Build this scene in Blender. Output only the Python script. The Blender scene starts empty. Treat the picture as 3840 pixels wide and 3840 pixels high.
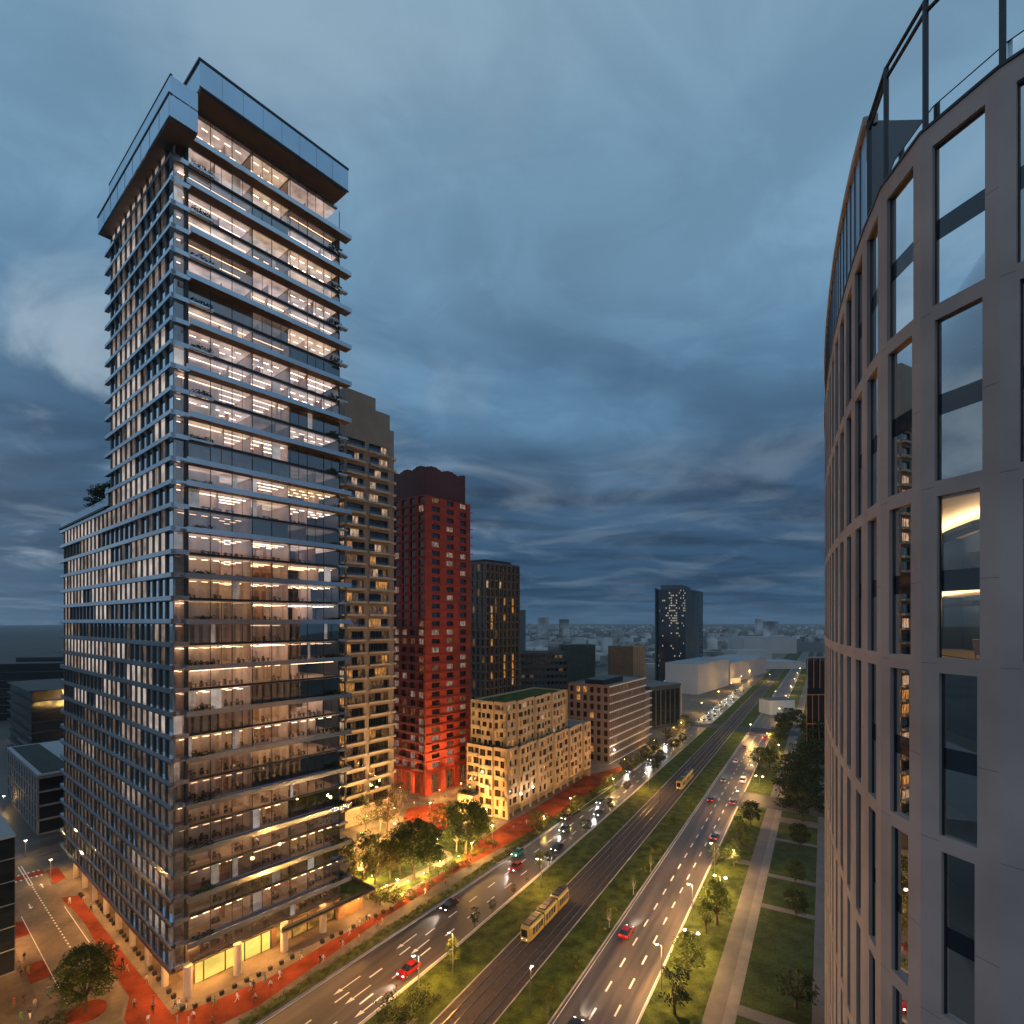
import bpy, bmesh, math, random
from mathutils import Vector, Matrix
from mathutils import noise as mnoise

# ------------------------------------------------------------------ survey frame
# camera stands at the origin of the plan, 70 m up, looking level along +Y
F, CX, HY, H = 2004.0, 1920.0, 2330.0, 70.0
def G(px, py, z=0.0):
    d = (H - z) * F / (py - HY)
    return ((px - CX) * d / F, d)
TH = math.atan(1169 / F); RS, RC = math.sin(TH), math.cos(TH)
def R(s, t):                     # boulevard frame: s along the road, t across it
    return (s * RS + t * RC, s * RC - t * RS)
def project(p):
    return (CX + F * p[0] / p[1], HY - F * (p[2] - H) / p[1])

sc = bpy.context.scene
C = sc.collection
rnd = random.Random(7)

class Fr:
    """plan frame: origin, unit axis a (local s), unit axis b (local t)"""
    def __init__(s, o, a, b):
        s.o, s.a, s.b = o, a, b
    def p(s, u, v, z):
        return (s.o[0] + s.a[0] * u + s.b[0] * v, s.o[1] + s.a[1] * u + s.b[1] * v, z)
    def sub(s, u, v):
        q = s.p(u, v, 0); return Fr((q[0], q[1]), s.a, s.b)
WORLD = Fr((0, 0), (1, 0), (0, 1))
ROAD = Fr((0, 0), (RS, RC), (RC, -RS))

class MB:
    def __init__(s): s.v, s.f, s.m = [], [], []
    def poly(s, pts, mi=0):
        n = len(s.v); s.v += [tuple(p) for p in pts]; s.f.append(tuple(range(n, n + len(pts)))); s.m.append(mi)
    def box(s, fr, u0, u1, v0, v1, z0, z1, mi=0, top=None):
        P = [fr.p(u, v, z) for z in (z0, z1) for (u, v) in ((u0, v0), (u1, v0), (u1, v1), (u0, v1))]
        n = len(s.v); s.v += P
        for q in ((0, 3, 2, 1), (0, 1, 5, 4), (1, 2, 6, 5), (2, 3, 7, 6), (3, 0, 4, 7)):
            s.f.append(tuple(n + i for i in q)); s.m.append(mi)
        s.f.append((n + 4, n + 5, n + 6, n + 7)); s.m.append(mi if top is None else top)
    def prism(s, pts, z0, z1, mi=0, top=None, bottom=True):
        k = len(pts); n = len(s.v)
        s.v += [(p[0], p[1], z0) for p in pts] + [(p[0], p[1], z1) for p in pts]
        for i in range(k):
            j = (i + 1) % k
            s.f.append((n + i, n + j, n + k + j, n + k + i)); s.m.append(mi)
        s.f.append(tuple(range(n + k, n + 2 * k))); s.m.append(mi if top is None else top)
        if bottom: s.f.append(tuple(range(n + k - 1, n - 1, -1))); s.m.append(mi)
    def tube(s, pts, rad, n=6, mi=0, cap=True):
        pts = [Vector(p) for p in pts]; base = len(s.v)
        for i, p in enumerate(pts):
            d = (pts[min(i + 1, len(pts) - 1)] - pts[max(i - 1, 0)]).normalized()
            a = d.cross(Vector((0.13, 0.31, 0.94)))
            if a.length < 1e-3: a = d.cross(Vector((1, 0, 0)))
            a.normalize(); b = d.cross(a)
            r = rad[i] if isinstance(rad, (list, tuple)) else rad
            for k in range(n):
                w = 2 * math.pi * k / n
                s.v.append(tuple(p + a * (r * math.cos(w)) + b * (r * math.sin(w))))
        for i in range(len(pts) - 1):
            for k in range(n):
                j = (k + 1) % n
                s.f.append((base + i * n + k, base + i * n + j, base + (i + 1) * n + j, base + (i + 1) * n + k)); s.m.append(mi)
        if cap:
            s.f.append(tuple(base + k for k in range(n - 1, -1, -1))); s.m.append(mi)
            e = base + (len(pts) - 1) * n
            s.f.append(tuple(e + k for k in range(n))); s.m.append(mi)
    def ball(s, c, r, mi=0, n=8, m=5, sx=1, sy=1, sz=1):
        base = len(s.v)
        for i in range(m + 1):
            a = math.pi * i / m
            for k in range(n):
                w = 2 * math.pi * k / n
                s.v.append((c[0] + sx * r * math.sin(a) * math.cos(w), c[1] + sy * r * math.sin(a) * math.sin(w), c[2] + sz * r * math.cos(a)))
        for i in range(m):
            for k in range(n):
                j = (k + 1) % n
                s.f.append((base + i * n + k, base + (i + 1) * n + k, base + (i + 1) * n + j, base + i * n + j)); s.m.append(mi)
    def mesh(s, name, mats, smooth=False):
        me = bpy.data.meshes.new(name); me.from_pydata(s.v, [], s.f)
        for m in (mats if isinstance(mats, (list, tuple)) else [mats]): me.materials.append(m)
        if any(s.m): me.polygons.foreach_set('material_index', s.m)
        if smooth: me.polygons.foreach_set('use_smooth', [True] * len(s.f))
        me.update(); return me
    def build(s, name, mats, parent=None, smooth=False, local=False):
        o = bpy.data.objects.new(name, s.mesh(name, mats, smooth)); C.objects.link(o)
        if parent is not None:
            o.parent = parent
            if not local:
                w = Vector((0, 0, 0)); q = parent
                while q is not None: w += q.location; q = q.parent
                o.location = -w
        return o

def tag(o, label=None, cat=None, group=None, kind=None):
    if label: o['label'] = label
    if cat: o['category'] = cat
    if group: o['group'] = group
    if kind: o['kind'] = kind
    return o
def empty(name, loc=(0, 0, 0), label=None, cat=None, group=None, rz=0.0):
    o = bpy.data.objects.new(name, None); C.objects.link(o)
    o.empty_display_size = 0.5
    o.location = loc if len(loc) == 3 else (loc[0], loc[1], 0); o.rotation_euler = (0, 0, rz)
    return tag(o, label, cat, group)
def clone(root, loc, rz=0.0, scale=None, label=None, group=None):
    r = root.copy(); C.objects.link(r); r.location = loc; r.rotation_euler = (0, 0, rz)
    if scale is not None: r.scale = scale if isinstance(scale, (tuple, list)) else (scale,) * 3
    if label: r['label'] = label
    if group: r['group'] = group
    for ch in list(root.children):
        c = ch.copy(); C.objects.link(c); c.parent = r
        for g in list(ch.children):
            e = g.copy(); C.objects.link(e); e.parent = c
    return r
def struct(name, mb, mats): return tag(mb.build(name, mats), kind='structure')

# ------------------------------------------------------------------ materials
def lin(r, g, b):
    f = lambda c: c / 12.92 if c <= 0.04045 else ((c + 0.055) / 1.055) ** 2.4
    return (f(r / 255), f(g / 255), f(b / 255), 1)
def newmat(name):
    m = bpy.data.materials.new(name); m.use_nodes = True
    nt = m.node_tree; nt.nodes.clear()
    out = nt.nodes.new('ShaderNodeOutputMaterial')
    return m, nt, out
def noise_col(nt, col, amt, scale, detail=5.0, col2=None, stretch=None, lo=0.35, hi=0.65, rotz=0.0):
    N = nt.nodes; L = nt.links
    tc = N.new('ShaderNodeTexCoord'); mp = N.new('ShaderNodeMapping')
    if rotz:
        m0 = N.new('ShaderNodeMapping'); m0.inputs['Rotation'].default_value = (0, 0, rotz); L.new(tc.outputs['Object'], m0.inputs[0]); L.new(m0.outputs[0], mp.inputs[0])
    else: L.new(tc.outputs['Object'], mp.inputs['Vector'])
    if stretch: mp.inputs['Scale'].default_value = stretch
    nz = N.new('ShaderNodeTexNoise'); nz.inputs['Scale'].default_value = scale; nz.inputs['Detail'].default_value = detail
    L.new(mp.outputs[0], nz.inputs['Vector'])
    rp = N.new('ShaderNodeValToRGB')
    rp.color_ramp.elements[0].position = lo; rp.color_ramp.elements[1].position = hi
    c = Vector(col[:3])
    rp.color_ramp.elements[0].color = (*(c * (1 - amt)), 1)
    rp.color_ramp.elements[1].color = (*(col2[:3] if col2 else c * (1 + amt)), 1)
    L.new(nz.outputs['Fac'], rp.inputs['Fac'])
    return rp.outputs['Color'], nz.outputs['Fac'], mp
def pbr(name, col, rough=0.7, metal=0.0, amt=0.18, scale=0.6, bump=0.0, col2=None, spec=0.5, stretch=None, lo=.35, hi=.65, fine=0.0, rotz=0.0, rvar=0.0):
    m, nt, out = newmat(name); N = nt.nodes; L = nt.links
    b = N.new('ShaderNodeBsdfPrincipled'); L.new(b.outputs[0], out.inputs[0])
    b.inputs['Roughness'].default_value = rough; b.inputs['Metallic'].default_value = metal
    b.inputs['Specular IOR Level'].default_value = spec
    c, f, mp = noise_col(nt, col, amt, scale, 6.0, col2, stretch, lo, hi, rotz)
    if rvar:
        rr_ = N.new('ShaderNodeMapRange'); rr_.inputs[1].default_value = .35; rr_.inputs[2].default_value = .65; rr_.inputs[3].default_value = rough - rvar; rr_.inputs[4].default_value = rough + rvar
        L.new(f, rr_.inputs[0]); L.new(rr_.outputs[0], b.inputs['Roughness'])
    if fine:
        nz = N.new('ShaderNodeTexNoise'); nz.inputs['Scale'].default_value = scale * 9; nz.inputs['Detail'].default_value = 4
        L.new(mp.outputs[0], nz.inputs['Vector'])
        mr = N.new('ShaderNodeMapRange'); mr.inputs[3].default_value = 1 - fine; mr.inputs[4].default_value = 1 + fine
        mr.inputs[1].default_value = .3; mr.inputs[2].default_value = .7
        L.new(nz.outputs['Fac'], mr.inputs[0])
        mx = N.new('ShaderNodeVectorMath'); mx.operation = 'SCALE'
        L.new(c, mx.inputs[0]); L.new(mr.outputs[0], mx.inputs['Scale']); c = mx.outputs[0]
    L.new(c, b.inputs['Base Color'])
    if bump:
        bp = N.new('ShaderNodeBump'); bp.inputs['Strength'].default_value = bump; bp.inputs['Distance'].default_value = 0.1
        L.new(f, bp.inputs['Height']); L.new(bp.outputs[0], b.inputs['Normal'])
    return m
def thin_glass(name, tint=(.80, .86, .88), base=0.10, rough=0.01, gcol=(1, 1, 1), wav=0.0):
    m, nt, out = newmat(name); N = nt.nodes; L = nt.links
    tr = N.new('ShaderNodeBsdfTransparent'); tr.inputs[0].default_value = (*tint, 1)
    gl = N.new('ShaderNodeBsdfGlossy'); gl.inputs['Roughness'].default_value = rough; gl.inputs[0].default_value = (*gcol, 1)
    lw = N.new('ShaderNodeLayerWeight'); lw.inputs[0].default_value = 0.35
    mr = N.new('ShaderNodeMapRange'); mr.inputs[3].default_value = base; mr.inputs[4].default_value = 1.0
    L.new(lw.outputs['Fresnel'], mr.inputs[0])
    mx = N.new('ShaderNodeMixShader'); L.new(mr.outputs[0], mx.inputs[0]); L.new(tr.outputs[0], mx.inputs[1]); L.new(gl.outputs[0], mx.inputs[2])
    if wav:
        tc = N.new('ShaderNodeTexCoord'); nz = N.new('ShaderNodeTexNoise'); nz.inputs['Scale'].default_value = 0.35; nz.inputs['Detail'].default_value = 1
        L.new(tc.outputs['Object'], nz.inputs['Vector'])
        bp = N.new('ShaderNodeBump'); bp.inputs['Strength'].default_value = wav; bp.inputs['Distance'].default_value = 0.1
        L.new(nz.outputs['Fac'], bp.inputs['Height']); L.new(bp.outputs[0], gl.inputs['Normal']); L.new(bp.outputs[0], lw.inputs['Normal'])
    L.new(mx.outputs[0], out.inputs[0])
    return m
def dark_glass(name, col=(.01, .014, .018), rough=0.06, spec=0.8):
    return pbr(name, col, rough, 0, .3, .4, spec=spec)
def lit_window(name, col, strength, var=0.6, scale=(1.3, 1.3, .55), gloss=0.12):
    """a lit room seen through its window: curtains, lamps and furniture as an uneven glow"""
    m, nt, out = newmat(name); N = nt.nodes; L = nt.links
    tc = N.new('ShaderNodeTexCoord'); mp = N.new('ShaderNodeMapping'); mp.inputs['Scale'].default_value = scale
    L.new(tc.outputs['Object'], mp.inputs[0])
    nz = N.new('ShaderNodeTexNoise'); nz.inputs['Scale'].default_value = 1.0; nz.inputs['Detail'].default_value = 3
    L.new(mp.outputs[0], nz.inputs['Vector'])
    mr = N.new('ShaderNodeMapRange'); mr.inputs[1].default_value = .35; mr.inputs[2].default_value = .68
    mr.inputs[3].default_value = strength * (1 - var); mr.inputs[4].default_value = strength * (1 + var * .6)
    L.new(nz.outputs['Fac'], mr.inputs[0])
    em = N.new('ShaderNodeEmission'); em.inputs[0].default_value = (*col[:3], 1); L.new(mr.outputs[0], em.inputs[1])
    gl = N.new('ShaderNodeBsdfGlossy'); gl.inputs['Roughness'].default_value = .04
    mx = N.new('ShaderNodeMixShader'); mx.inputs[0].default_value = gloss
    L.new(em.outputs[0], mx.inputs[1]); L.new(gl.outputs[0], mx.inputs[2]); L.new(mx.outputs[0], out.inputs[0])
    return m
def emit(name, col, strength):
    m, nt, out = newmat(name); e = nt.nodes.new('ShaderNodeEmission')
    e.inputs[0].default_value = (*col[:3], 1); e.inputs[1].default_value = strength
    nt.links.new(e.outputs[0], out.inputs[0]); return m

M = {}
M['asphalt'] = pbr('asphalt', (.080, .066, .055), .42, amt=.38, scale=.55, spec=.55, fine=.12, stretch=(.045, 1, 1), rotz=-math.atan2(RC, RS), rvar=.10)
M['asphalt_old'] = pbr('asphalt_old', (.185, .14, .092), .7, amt=.35, scale=.10, spec=.25, fine=.15)
M['paint'] = pbr('road_paint', (.78, .76, .70), .6, amt=.10, scale=.8)
M['kerb'] = pbr('kerb_stone', (.33, .31, .28), .8, amt=.15, scale=.5)
M['paving'] = pbr('plaza_paving', (.165, .132, .097), .8, amt=.26, spec=.2, scale=.25, fine=.12)
M['paving_grey'] = pbr('grey_paving', (.105, .095, .095), .75, amt=.12, scale=.3, fine=.1)
M['paving_dark'] = pbr('dark_paving', (.13, .12, .125), .75, amt=.15, scale=.2, fine=.1)
M['redpath'] = pbr('red_cycle_path', (.205, .036, .013), .85, amt=.38, spec=.12, scale=.2, fine=.1)
M['earth'] = pbr('earth', (.055, .055, .05), .9, amt=.35, scale=.02)
M['grass'] = pbr('grass', (.032, .056, .009), .9, amt=.45, scale=.35, spec=.2, fine=.4, col2=(.068, .092, .014))
M['lawn'] = pbr('lawn', (.028, .047, .013), .9, amt=.35, scale=.25, spec=.2, fine=.35)
M['ballast'] = pbr('track_ballast', (.046, .036, .033), .9, amt=.3, scale=1.2, fine=.3)
M['rail'] = pbr('rail_steel', (.26, .235, .21), .35, .8, amt=.15, scale=.6)
M['steel'] = pbr('painted_steel', (.20, .21, .22), .45, .5, amt=.1, scale=1)
M['darksteel'] = pbr('dark_steel', (.035, .038, .045), .45, .4, amt=.15, scale=1)
M['black'] = pbr('black_rubber', (.012, .012, .013), .7, amt=.2, scale=2)
M['cube'] = pbr('dark_granite', (.028, .024, .024), .6, amt=.2, scale=2)
M['bark'] = pbr('bark', (.06, .043, .03), .95, amt=.35, scale=3)
M['barkpale'] = pbr('pale_bark', (.30, .26, .21), .9, amt=.35, scale=3)
M['concrete'] = pbr('concrete', (.42, .38, .33), .75, amt=.08, scale=.5)

def leafmat(name, c1, c2, trans=.25):
    m, nt, out = newmat(name); N = nt.nodes; L = nt.links
    geo = N.new('ShaderNodeObjectInfo')
    c, f, mp = noise_col(nt, c1, .3, .7, 3, c2, None, .4, .62)
    hs = N.new('ShaderNodeHueSaturation')
    mr = N.new('ShaderNodeMapRange'); mr.inputs[3].default_value = .75; mr.inputs[4].default_value = 1.25
    L.new(geo.outputs['Random'], mr.inputs[0]); L.new(mr.outputs[0], hs.inputs['Value']); L.new(c, hs.inputs['Color'])
    d = N.new('ShaderNodeBsdfPrincipled'); d.inputs['Roughness'].default_value = .6; d.inputs['Specular IOR Level'].default_value = .25
    t = N.new('ShaderNodeBsdfTranslucent'); mx = N.new('ShaderNodeMixShader'); mx.inputs[0].default_value = trans
    L.new(hs.outputs[0], d.inputs['Base Color']); L.new(hs.outputs[0], t.inputs[0])
    L.new(d.outputs[0], mx.inputs[1]); L.new(t.outputs[0], mx.inputs[2]); L.new(mx.outputs[0], out.inputs[0])
    return m
M['leaf'] = leafmat('leaf_green', (.055, .095, .018), (.115, .15, .03))
M['leafdark'] = leafmat('leaf_dark', (.025, .045, .014), (.05, .075, .022))
M['leafred'] = leafmat('leaf_copper', (.05, .035, .016), (.10, .06, .025))
M['leafyellow'] = leafmat('leaf_lime', (.09, .10, .022), (.15, .15, .035), .3)
M['hedge'] = leafmat('hedge_leaf', (.09, .12, .025), (.17, .18, .045))

# ------------------------------------------------------------------ facades
def quad(mb, fr, u0, u1, n, z0, z1, mi):
    mb.poly([fr.p(u0, n, z0), fr.p(u1, n, z0), fr.p(u1, n, z1), fr.p(u0, n, z1)], mi)
def cell(wall, fr, u0, u1, z0, z1, a0, a1, c0, c1, rev=0.3, mi=0, ri=None, depth_dir=-1):
    """wall cell u0..u1 x z0..z1 on plane v=0 with an opening a0..a1 x c0..c1 and its reveals"""
    ri = mi if ri is None else ri
    if a0 > u0: quad(wall, fr, u0, a0, 0, z0, z1, mi)
    if u1 > a1: quad(wall, fr, a1, u1, 0, z0, z1, mi)
    if c0 > z0: quad(wall, fr, a0, a1, 0, z0, c0, mi)
    if z1 > c1: quad(wall, fr, a0, a1, 0, c1, z1, mi)
    r = rev * depth_dir
    P = fr.p
    wall.poly([P(a0, 0, c0), P(a0, r, c0), P(a0, r, c1), P(a0, 0, c1)], ri)
    wall.poly([P(a1, r, c0), P(a1, 0, c0), P(a1, 0, c1), P(a1, r, c1)], ri)
    wall.poly([P(a0, 0, c1), P(a0, r, c1), P(a1, r, c1), P(a1, 0, c1)], ri)
    wall.poly([P(a0, r, c0), P(a0, 0, c0), P(a1, 0, c0), P(a1, r, c0)], ri)

class Wins:
    """collects windows; the hundred that show largest become parts, the rest one stuff part"""
    def __init__(s): s.items = []
    def add(s, mb, sub=None):
        best = 0
        for f in mb.f[:1]:
            q = [project(mb.v[i]) if mb.v[i][1] > 1 else (9e9, 9e9) for i in f]
            a = abs(sum(q[i][0] * q[(i + 1) % len(q)][1] - q[(i + 1) % len(q)][0] * q[i][1] for i in range(len(q)))) / 2
            x = sum(p[0] for p in q) / len(q); y = sum(p[1] for p in q) / len(q)
            best = a if (-20 < x < 3860 and -20 < y < 3860) else a * 1e-4
        s.items.append((best, mb, sub))
    def finish(s, parent, mats, name='window', most=100):
        s.items.sort(key=lambda a: -a[0])
        for a, mb, sb in s.items[:most]:
            o = mb.build(name, mats, parent)
            if sb: sb[0].build(sb[1], sb[2], o)
        rest = s.items[most:]
        if rest:
            big = MB()
            for a, mb, sb in rest:
                n = len(big.v); big.v += mb.v; big.f += [tuple(n + i for i in f) for f in mb.f]; big.m += mb.m
                if sb:
                    n = len(big.v); big.v += sb[0].v; big.f += [tuple(n + i for i in f) for f in sb[0].f]; big.m += [1] * len(sb[0].f)
            tag(big.build(name, mats, parent), kind='stuff')
def pane(fr, u0, u1, n, z0, z1, mi, mull=0, fi=None, fw=0.06):
    """a window: pane first, then its frame bars standing just proud"""
    mb = MB(); quad(mb, fr, u0, u1, n, z0, z1, mi)
    if fi is not None:
        for k in range(mull):
            u = u0 + (u1 - u0) * (k + 1) / (mull + 1)
            mb.box(fr, u - fw, u + fw, n, n + .05, z0, z1, fi)
    return mb
# ------------------------------------------------------------------ camera, sky, render
cam_data = bpy.data.cameras.new('camera'); cam = bpy.data.objects.new('camera', cam_data); C.objects.link(cam)
cam.location = (0, 0, H); cam.rotation_euler = (math.radians(90), 0, 0)
cam_data.sensor_width = 36; cam_data.lens = 36 * F / 3840; cam_data.shift_y = (HY - 1920) / 3840
cam_data.clip_start = 0.2; cam_data.clip_end = 30000
sc.camera = cam
sc.view_settings.view_transform = 'Standard'; sc.view_settings.look = 'None'
sc.view_settings.gamma = 1; sc.view_settings.exposure = 0
sc.render.engine = 'CYCLES'
cy = sc.cycles
cy.use_denoising = True
try: cy.denoiser = 'OPENIMAGEDENOISE'
except Exception: pass
cy.max_bounces = 6; cy.diffuse_bounces = 2; cy.glossy_bounces = 3; cy.transparent_max_bounces = 10; cy.transmission_bounces = 4; cy.volume_bounces = 0
cy.sample_clamp_indirect = 4; cy.sample_clamp_direct = 0; cy.caustics_reflective = False; cy.caustics_refractive = False
cy.use_light_tree = True; cy.use_adaptive_sampling = True; cy.adaptive_threshold = 0.012

w = bpy.data.worlds.new('World'); sc.world = w; w.use_nodes = True
nt = w.node_tree; nt.nodes.clear(); N = nt.nodes; L = nt.links
out = N.new('ShaderNodeOutputWorld'); bg = N.new('ShaderNodeBackground'); L.new(bg.outputs[0], out.inputs[0])
tc = N.new('ShaderNodeTexCoord'); sep = N.new('ShaderNodeSeparateXYZ'); L.new(tc.outputs['Generated'], sep.inputs[0])
def math_node(op, a, b=None, clamp=False):
    n = N.new('ShaderNodeMath'); n.operation = op; n.use_clamp = clamp
    for i, x in enumerate((a, b)):
        if x is None: continue
        if isinstance(x, (int, float)): n.inputs[i].default_value = x
        else: L.new(x, n.inputs[i])
    return n.outputs[0]
def ramp(fac, stops, interp='EASE'):
    r = N.new('ShaderNodeValToRGB'); r.color_ramp.interpolation = interp
    e = r.color_ramp.elements
    while len(e) < len(stops): e.new(0.5)
    for i, (p, c) in enumerate(stops):
        e[i].position = p; e[i].color = c if len(c) == 4 else (*c, 1)
    L.new(fac, r.inputs[0]); return r.outputs[0]
def mixc(fac, a, b):
    n = N.new('ShaderNodeMix'); n.data_type = 'RGBA'
    for sock, x in ((n.inputs[0], fac), (n.inputs[6], a), (n.inputs[7], b)):
        if isinstance(x, (int, float)): sock.default_value = x
        elif isinstance(x, tuple): sock.default_value = x
        else: L.new(x, sock)
    return n.outputs[2]
z = math_node('MAXIMUM', sep.outputs[2], 0.0)
# clouds lie on a flat sheet overhead, so they stretch towards the horizon
zz = math_node('ADD', z, 0.10)
cx_ = math_node('DIVIDE', sep.outputs[0], zz); cy_ = math_node('DIVIDE', sep.outputs[1], zz)
comb = N.new('ShaderNodeCombineXYZ'); L.new(cx_, comb.inputs[0]); L.new(cy_, comb.inputs[1])
def cloud(scale, off, detail, rough=.5, dist=0.4, sx=1.0):
    mp = N.new('ShaderNodeMapping'); mp.inputs['Location'].default_value = off; mp.inputs['Scale'].default_value = (sx, 1, 1)
    L.new(comb.outputs[0], mp.inputs[0])
    n = N.new('ShaderNodeTexNoise'); n.inputs['Scale'].default_value = scale; n.inputs['Detail'].default_value = detail
    n.inputs['Roughness'].default_value = rough; n.inputs['Distortion'].default_value = dist
    L.new(mp.outputs[0], n.inputs['Vector']); return n.outputs['Fac']
sky_base = ramp(z, [(0.0, lin(72, 104, 132)), (.04, lin(60, 92, 120)), (.12, lin(52, 84, 115)), (.24, lin(72, 106, 139)), (.38, lin(98, 140, 174)), (.58, lin(124, 163, 192)), (.76, lin(136, 170, 194)), (1.0, lin(126, 160, 184))])
nish = N.new('ShaderNodeTexSky'); nish.sky_type = 'NISHITA'; nish.sun_disc = False
nish.sun_elevation = math.radians(-3.0); nish.sun_rotation = math.radians(200)
nsc = N.new('ShaderNodeVectorMath'); nsc.operation = 'SCALE'; L.new(nish.outputs[0], nsc.inputs[0]); nsc.inputs['Scale'].default_value = 0.10
dark = cloud(.62, (3.3, 1.7, 0), 7, .52, .5)
light = cloud(1.15, (7.1, 4.2, 0), 8, .55, .7)
dk = ramp(dark, [(.40, (0, 0, 0)), (.62, (1, 1, 1))])
low = ramp(z, [(0, (.70,) * 3), (.25, (.80,) * 3), (.40, (.60,) * 3), (.55, (.30,) * 3), (.80, (.12,) * 3)])
dkf = math_node('MULTIPLY', dk, low)
c1 = mixc(dkf, sky_base, lin(46, 74, 102))
lt = ramp(light, [(.46, (0, 0, 0)), (.72, (1, 1, 1))])
# the clouds thin out towards the west (left), where the last light comes through
west = ramp(math_node('ADD', math_node('MULTIPLY', sep.outputs[0], -.75), .15, True), [(0, (.26,) * 3), (.35, (.5,) * 3), (.62, (1,) * 3)])
ltf = math_node('MULTIPLY', math_node('MULTIPLY', lt, west), ramp(z, [(0, (.3,) * 3), (.15, (.8,) * 3), (.6, (.6,) * 3)]))
bands = cloud(1.7, (1.3, 9.2, 0), 6, .55, .3, .35)
bd = math_node('MULTIPLY', ramp(bands, [(.44, (0, 0, 0)), (.60, (1, 1, 1))]), ramp(z, [(0, (.25,) * 3), (.06, (.75,) * 3), (.22, (.7,) * 3), (.34, (0,) * 3)]))
c1 = mixc(bd, c1, lin(38, 60, 84))
fine_ = cloud(2.6, (5.5, 2.2, 0), 9, .6, .9)
c1 = mixc(math_node('MULTIPLY', ramp(fine_, [(.40, (1, 1, 1)), (.62, (0, 0, 0))]), ramp(z, [(0, (.12,) * 3), (.3, (.30,) * 3), (.8, (.16,) * 3)])), c1, lin(66, 96, 124))
c2 = mixc(ltf, c1, lin(170, 190, 204))
# afterglow: the sky is paler towards the west (left) and behind the viewer
wg = math_node('MULTIPLY', ramp(math_node('MULTIPLY', sep.outputs[0], -1.0), [(.52, (0, 0, 0)), (.95, (.62,) * 3)]), ramp(z, [(0, (1,) * 3), (.5, (.25,) * 3)]))
c2 = mixc(wg, c2, lin(132, 158, 180))
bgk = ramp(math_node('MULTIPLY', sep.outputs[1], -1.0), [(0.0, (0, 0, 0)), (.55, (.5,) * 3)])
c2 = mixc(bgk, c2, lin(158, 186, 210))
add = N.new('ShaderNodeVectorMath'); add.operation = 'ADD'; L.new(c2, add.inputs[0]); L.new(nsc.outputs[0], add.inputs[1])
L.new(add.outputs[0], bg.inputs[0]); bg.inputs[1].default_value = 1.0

sd = bpy.data.lights.new('dusk_sun', 'SUN'); sd.energy = 0.06; sd.angle = math.radians(25); sd.color = (1, .86, .74)
so = bpy.data.objects.new('dusk_sun', sd); C.objects.link(so)
so.rotation_euler = (math.radians(62), 0, math.radians(-20)); so.location = (-60, -60, 200)

# ------------------------------------------------------------------ ground
M['tar'] = pbr('dark_tar', (.028, .027, .028), .6, amt=.25, scale=.2, spec=.3)
M['footpave'] = pbr('footpath_slabs', (.16, .145, .135), .75, amt=.12, scale=.4, fine=.1)
mb = MB(); mb.poly([(-9000, -400, 0), (9000, -400, 0), (9000, 14000, 0), (-9000, 14000, 0)])
struct('ground', mb, M['earth'])
def strip(name, tl, tr, z, mat, kerb=None):
    """sheet between two polylines of (s, t) in the boulevard frame"""
    mb = MB(); n = len(tl)
    for i in range(n - 1):
        a, b, c, d = tl[i], tr[i], tr[i + 1], tl[i + 1]
        mb.poly([(*R(*a), z), (*R(*b), z), (*R(*c), z), (*R(*d), z)])
        if kerb:
            for (p, q) in ((a, d), (b, c)):
                mb.poly([(*R(*p), 0), (*R(*q), 0), (*R(*q), z), (*R(*p), z)])
    return struct(name, mb, mat)
SS = [25, 61, 92, 119, 170, 209, 300, 420, 600, 900, 1400]
def along(t): return [(s, t) for s in SS]
def interp(pts, s):
    if s <= pts[0][0]: return pts[0][1]
    for (a, b), (c, d) in zip(pts, pts[1:]):
        if s <= c: return b + (d - b) * (s - a) / (c - a)
    return pts[-1][1]
LL = [(25, -87.5), (61, -84.7), (119, -81.2), (170, -79.2), (209, -77.6), (260, -77.0)]
LR = [(25, -70.8), (67, -69.4), (92, -68.2), (202, -66.9), (260, -66.7)]
RL, RR = -41.3, -27.9
strip('left_road', [(s, interp(LL, s)) for s in SS], [(s, interp(LR, s)) for s in SS], .02, M['asphalt'])
strip('right_road', along(RL), along(RR), .02, M['asphalt'])
strip('tram_median', [(s, interp(LR, s)) for s in SS], along(RL), .10, M['grass'], kerb=True)
strip('tram_bed', along(-58.7), along(-49.6), .14, M['ballast'])
strip('verge', along(RR), along(-18.4), .10, M['grass'], kerb=True)
strip('walkway', along(-18.4), along(-15.3), .12, M['paving_grey'])
strip('footpath', along(-15.3), along(-13.3), .13, M['footpave'])
strip('lawn', along(-13.3), along(-1.8), .11, M['lawn'])
strip('apron', along(-1.8), along(4.0), .12, M['paving_grey'])
# kerbs
def kerbline(name, pts, wd=.30, h=.16):
    mb = MB()
    for a, b in zip(pts, pts[1:]):
        mb.prism([R(a[0], a[1] - wd / 2), R(a[0], a[1] + wd / 2), R(b[0], b[1] + wd / 2), R(b[0], b[1] - wd / 2)], 0.0, h, 0)
    return struct(name, mb, M['kerb'])
kerbline('kerb_right_road_far_side', along(RR), .28)
kerbline('kerb_right_road_near_side', along(RL), .28)
kerbline('kerb_left_road_tram_side', [(s, interp(LR, s)) for s in SS], .55)
kerbline('kerb_left_road_plaza_side', [(s, interp(LL, s)) for s in SS], .35)
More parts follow.
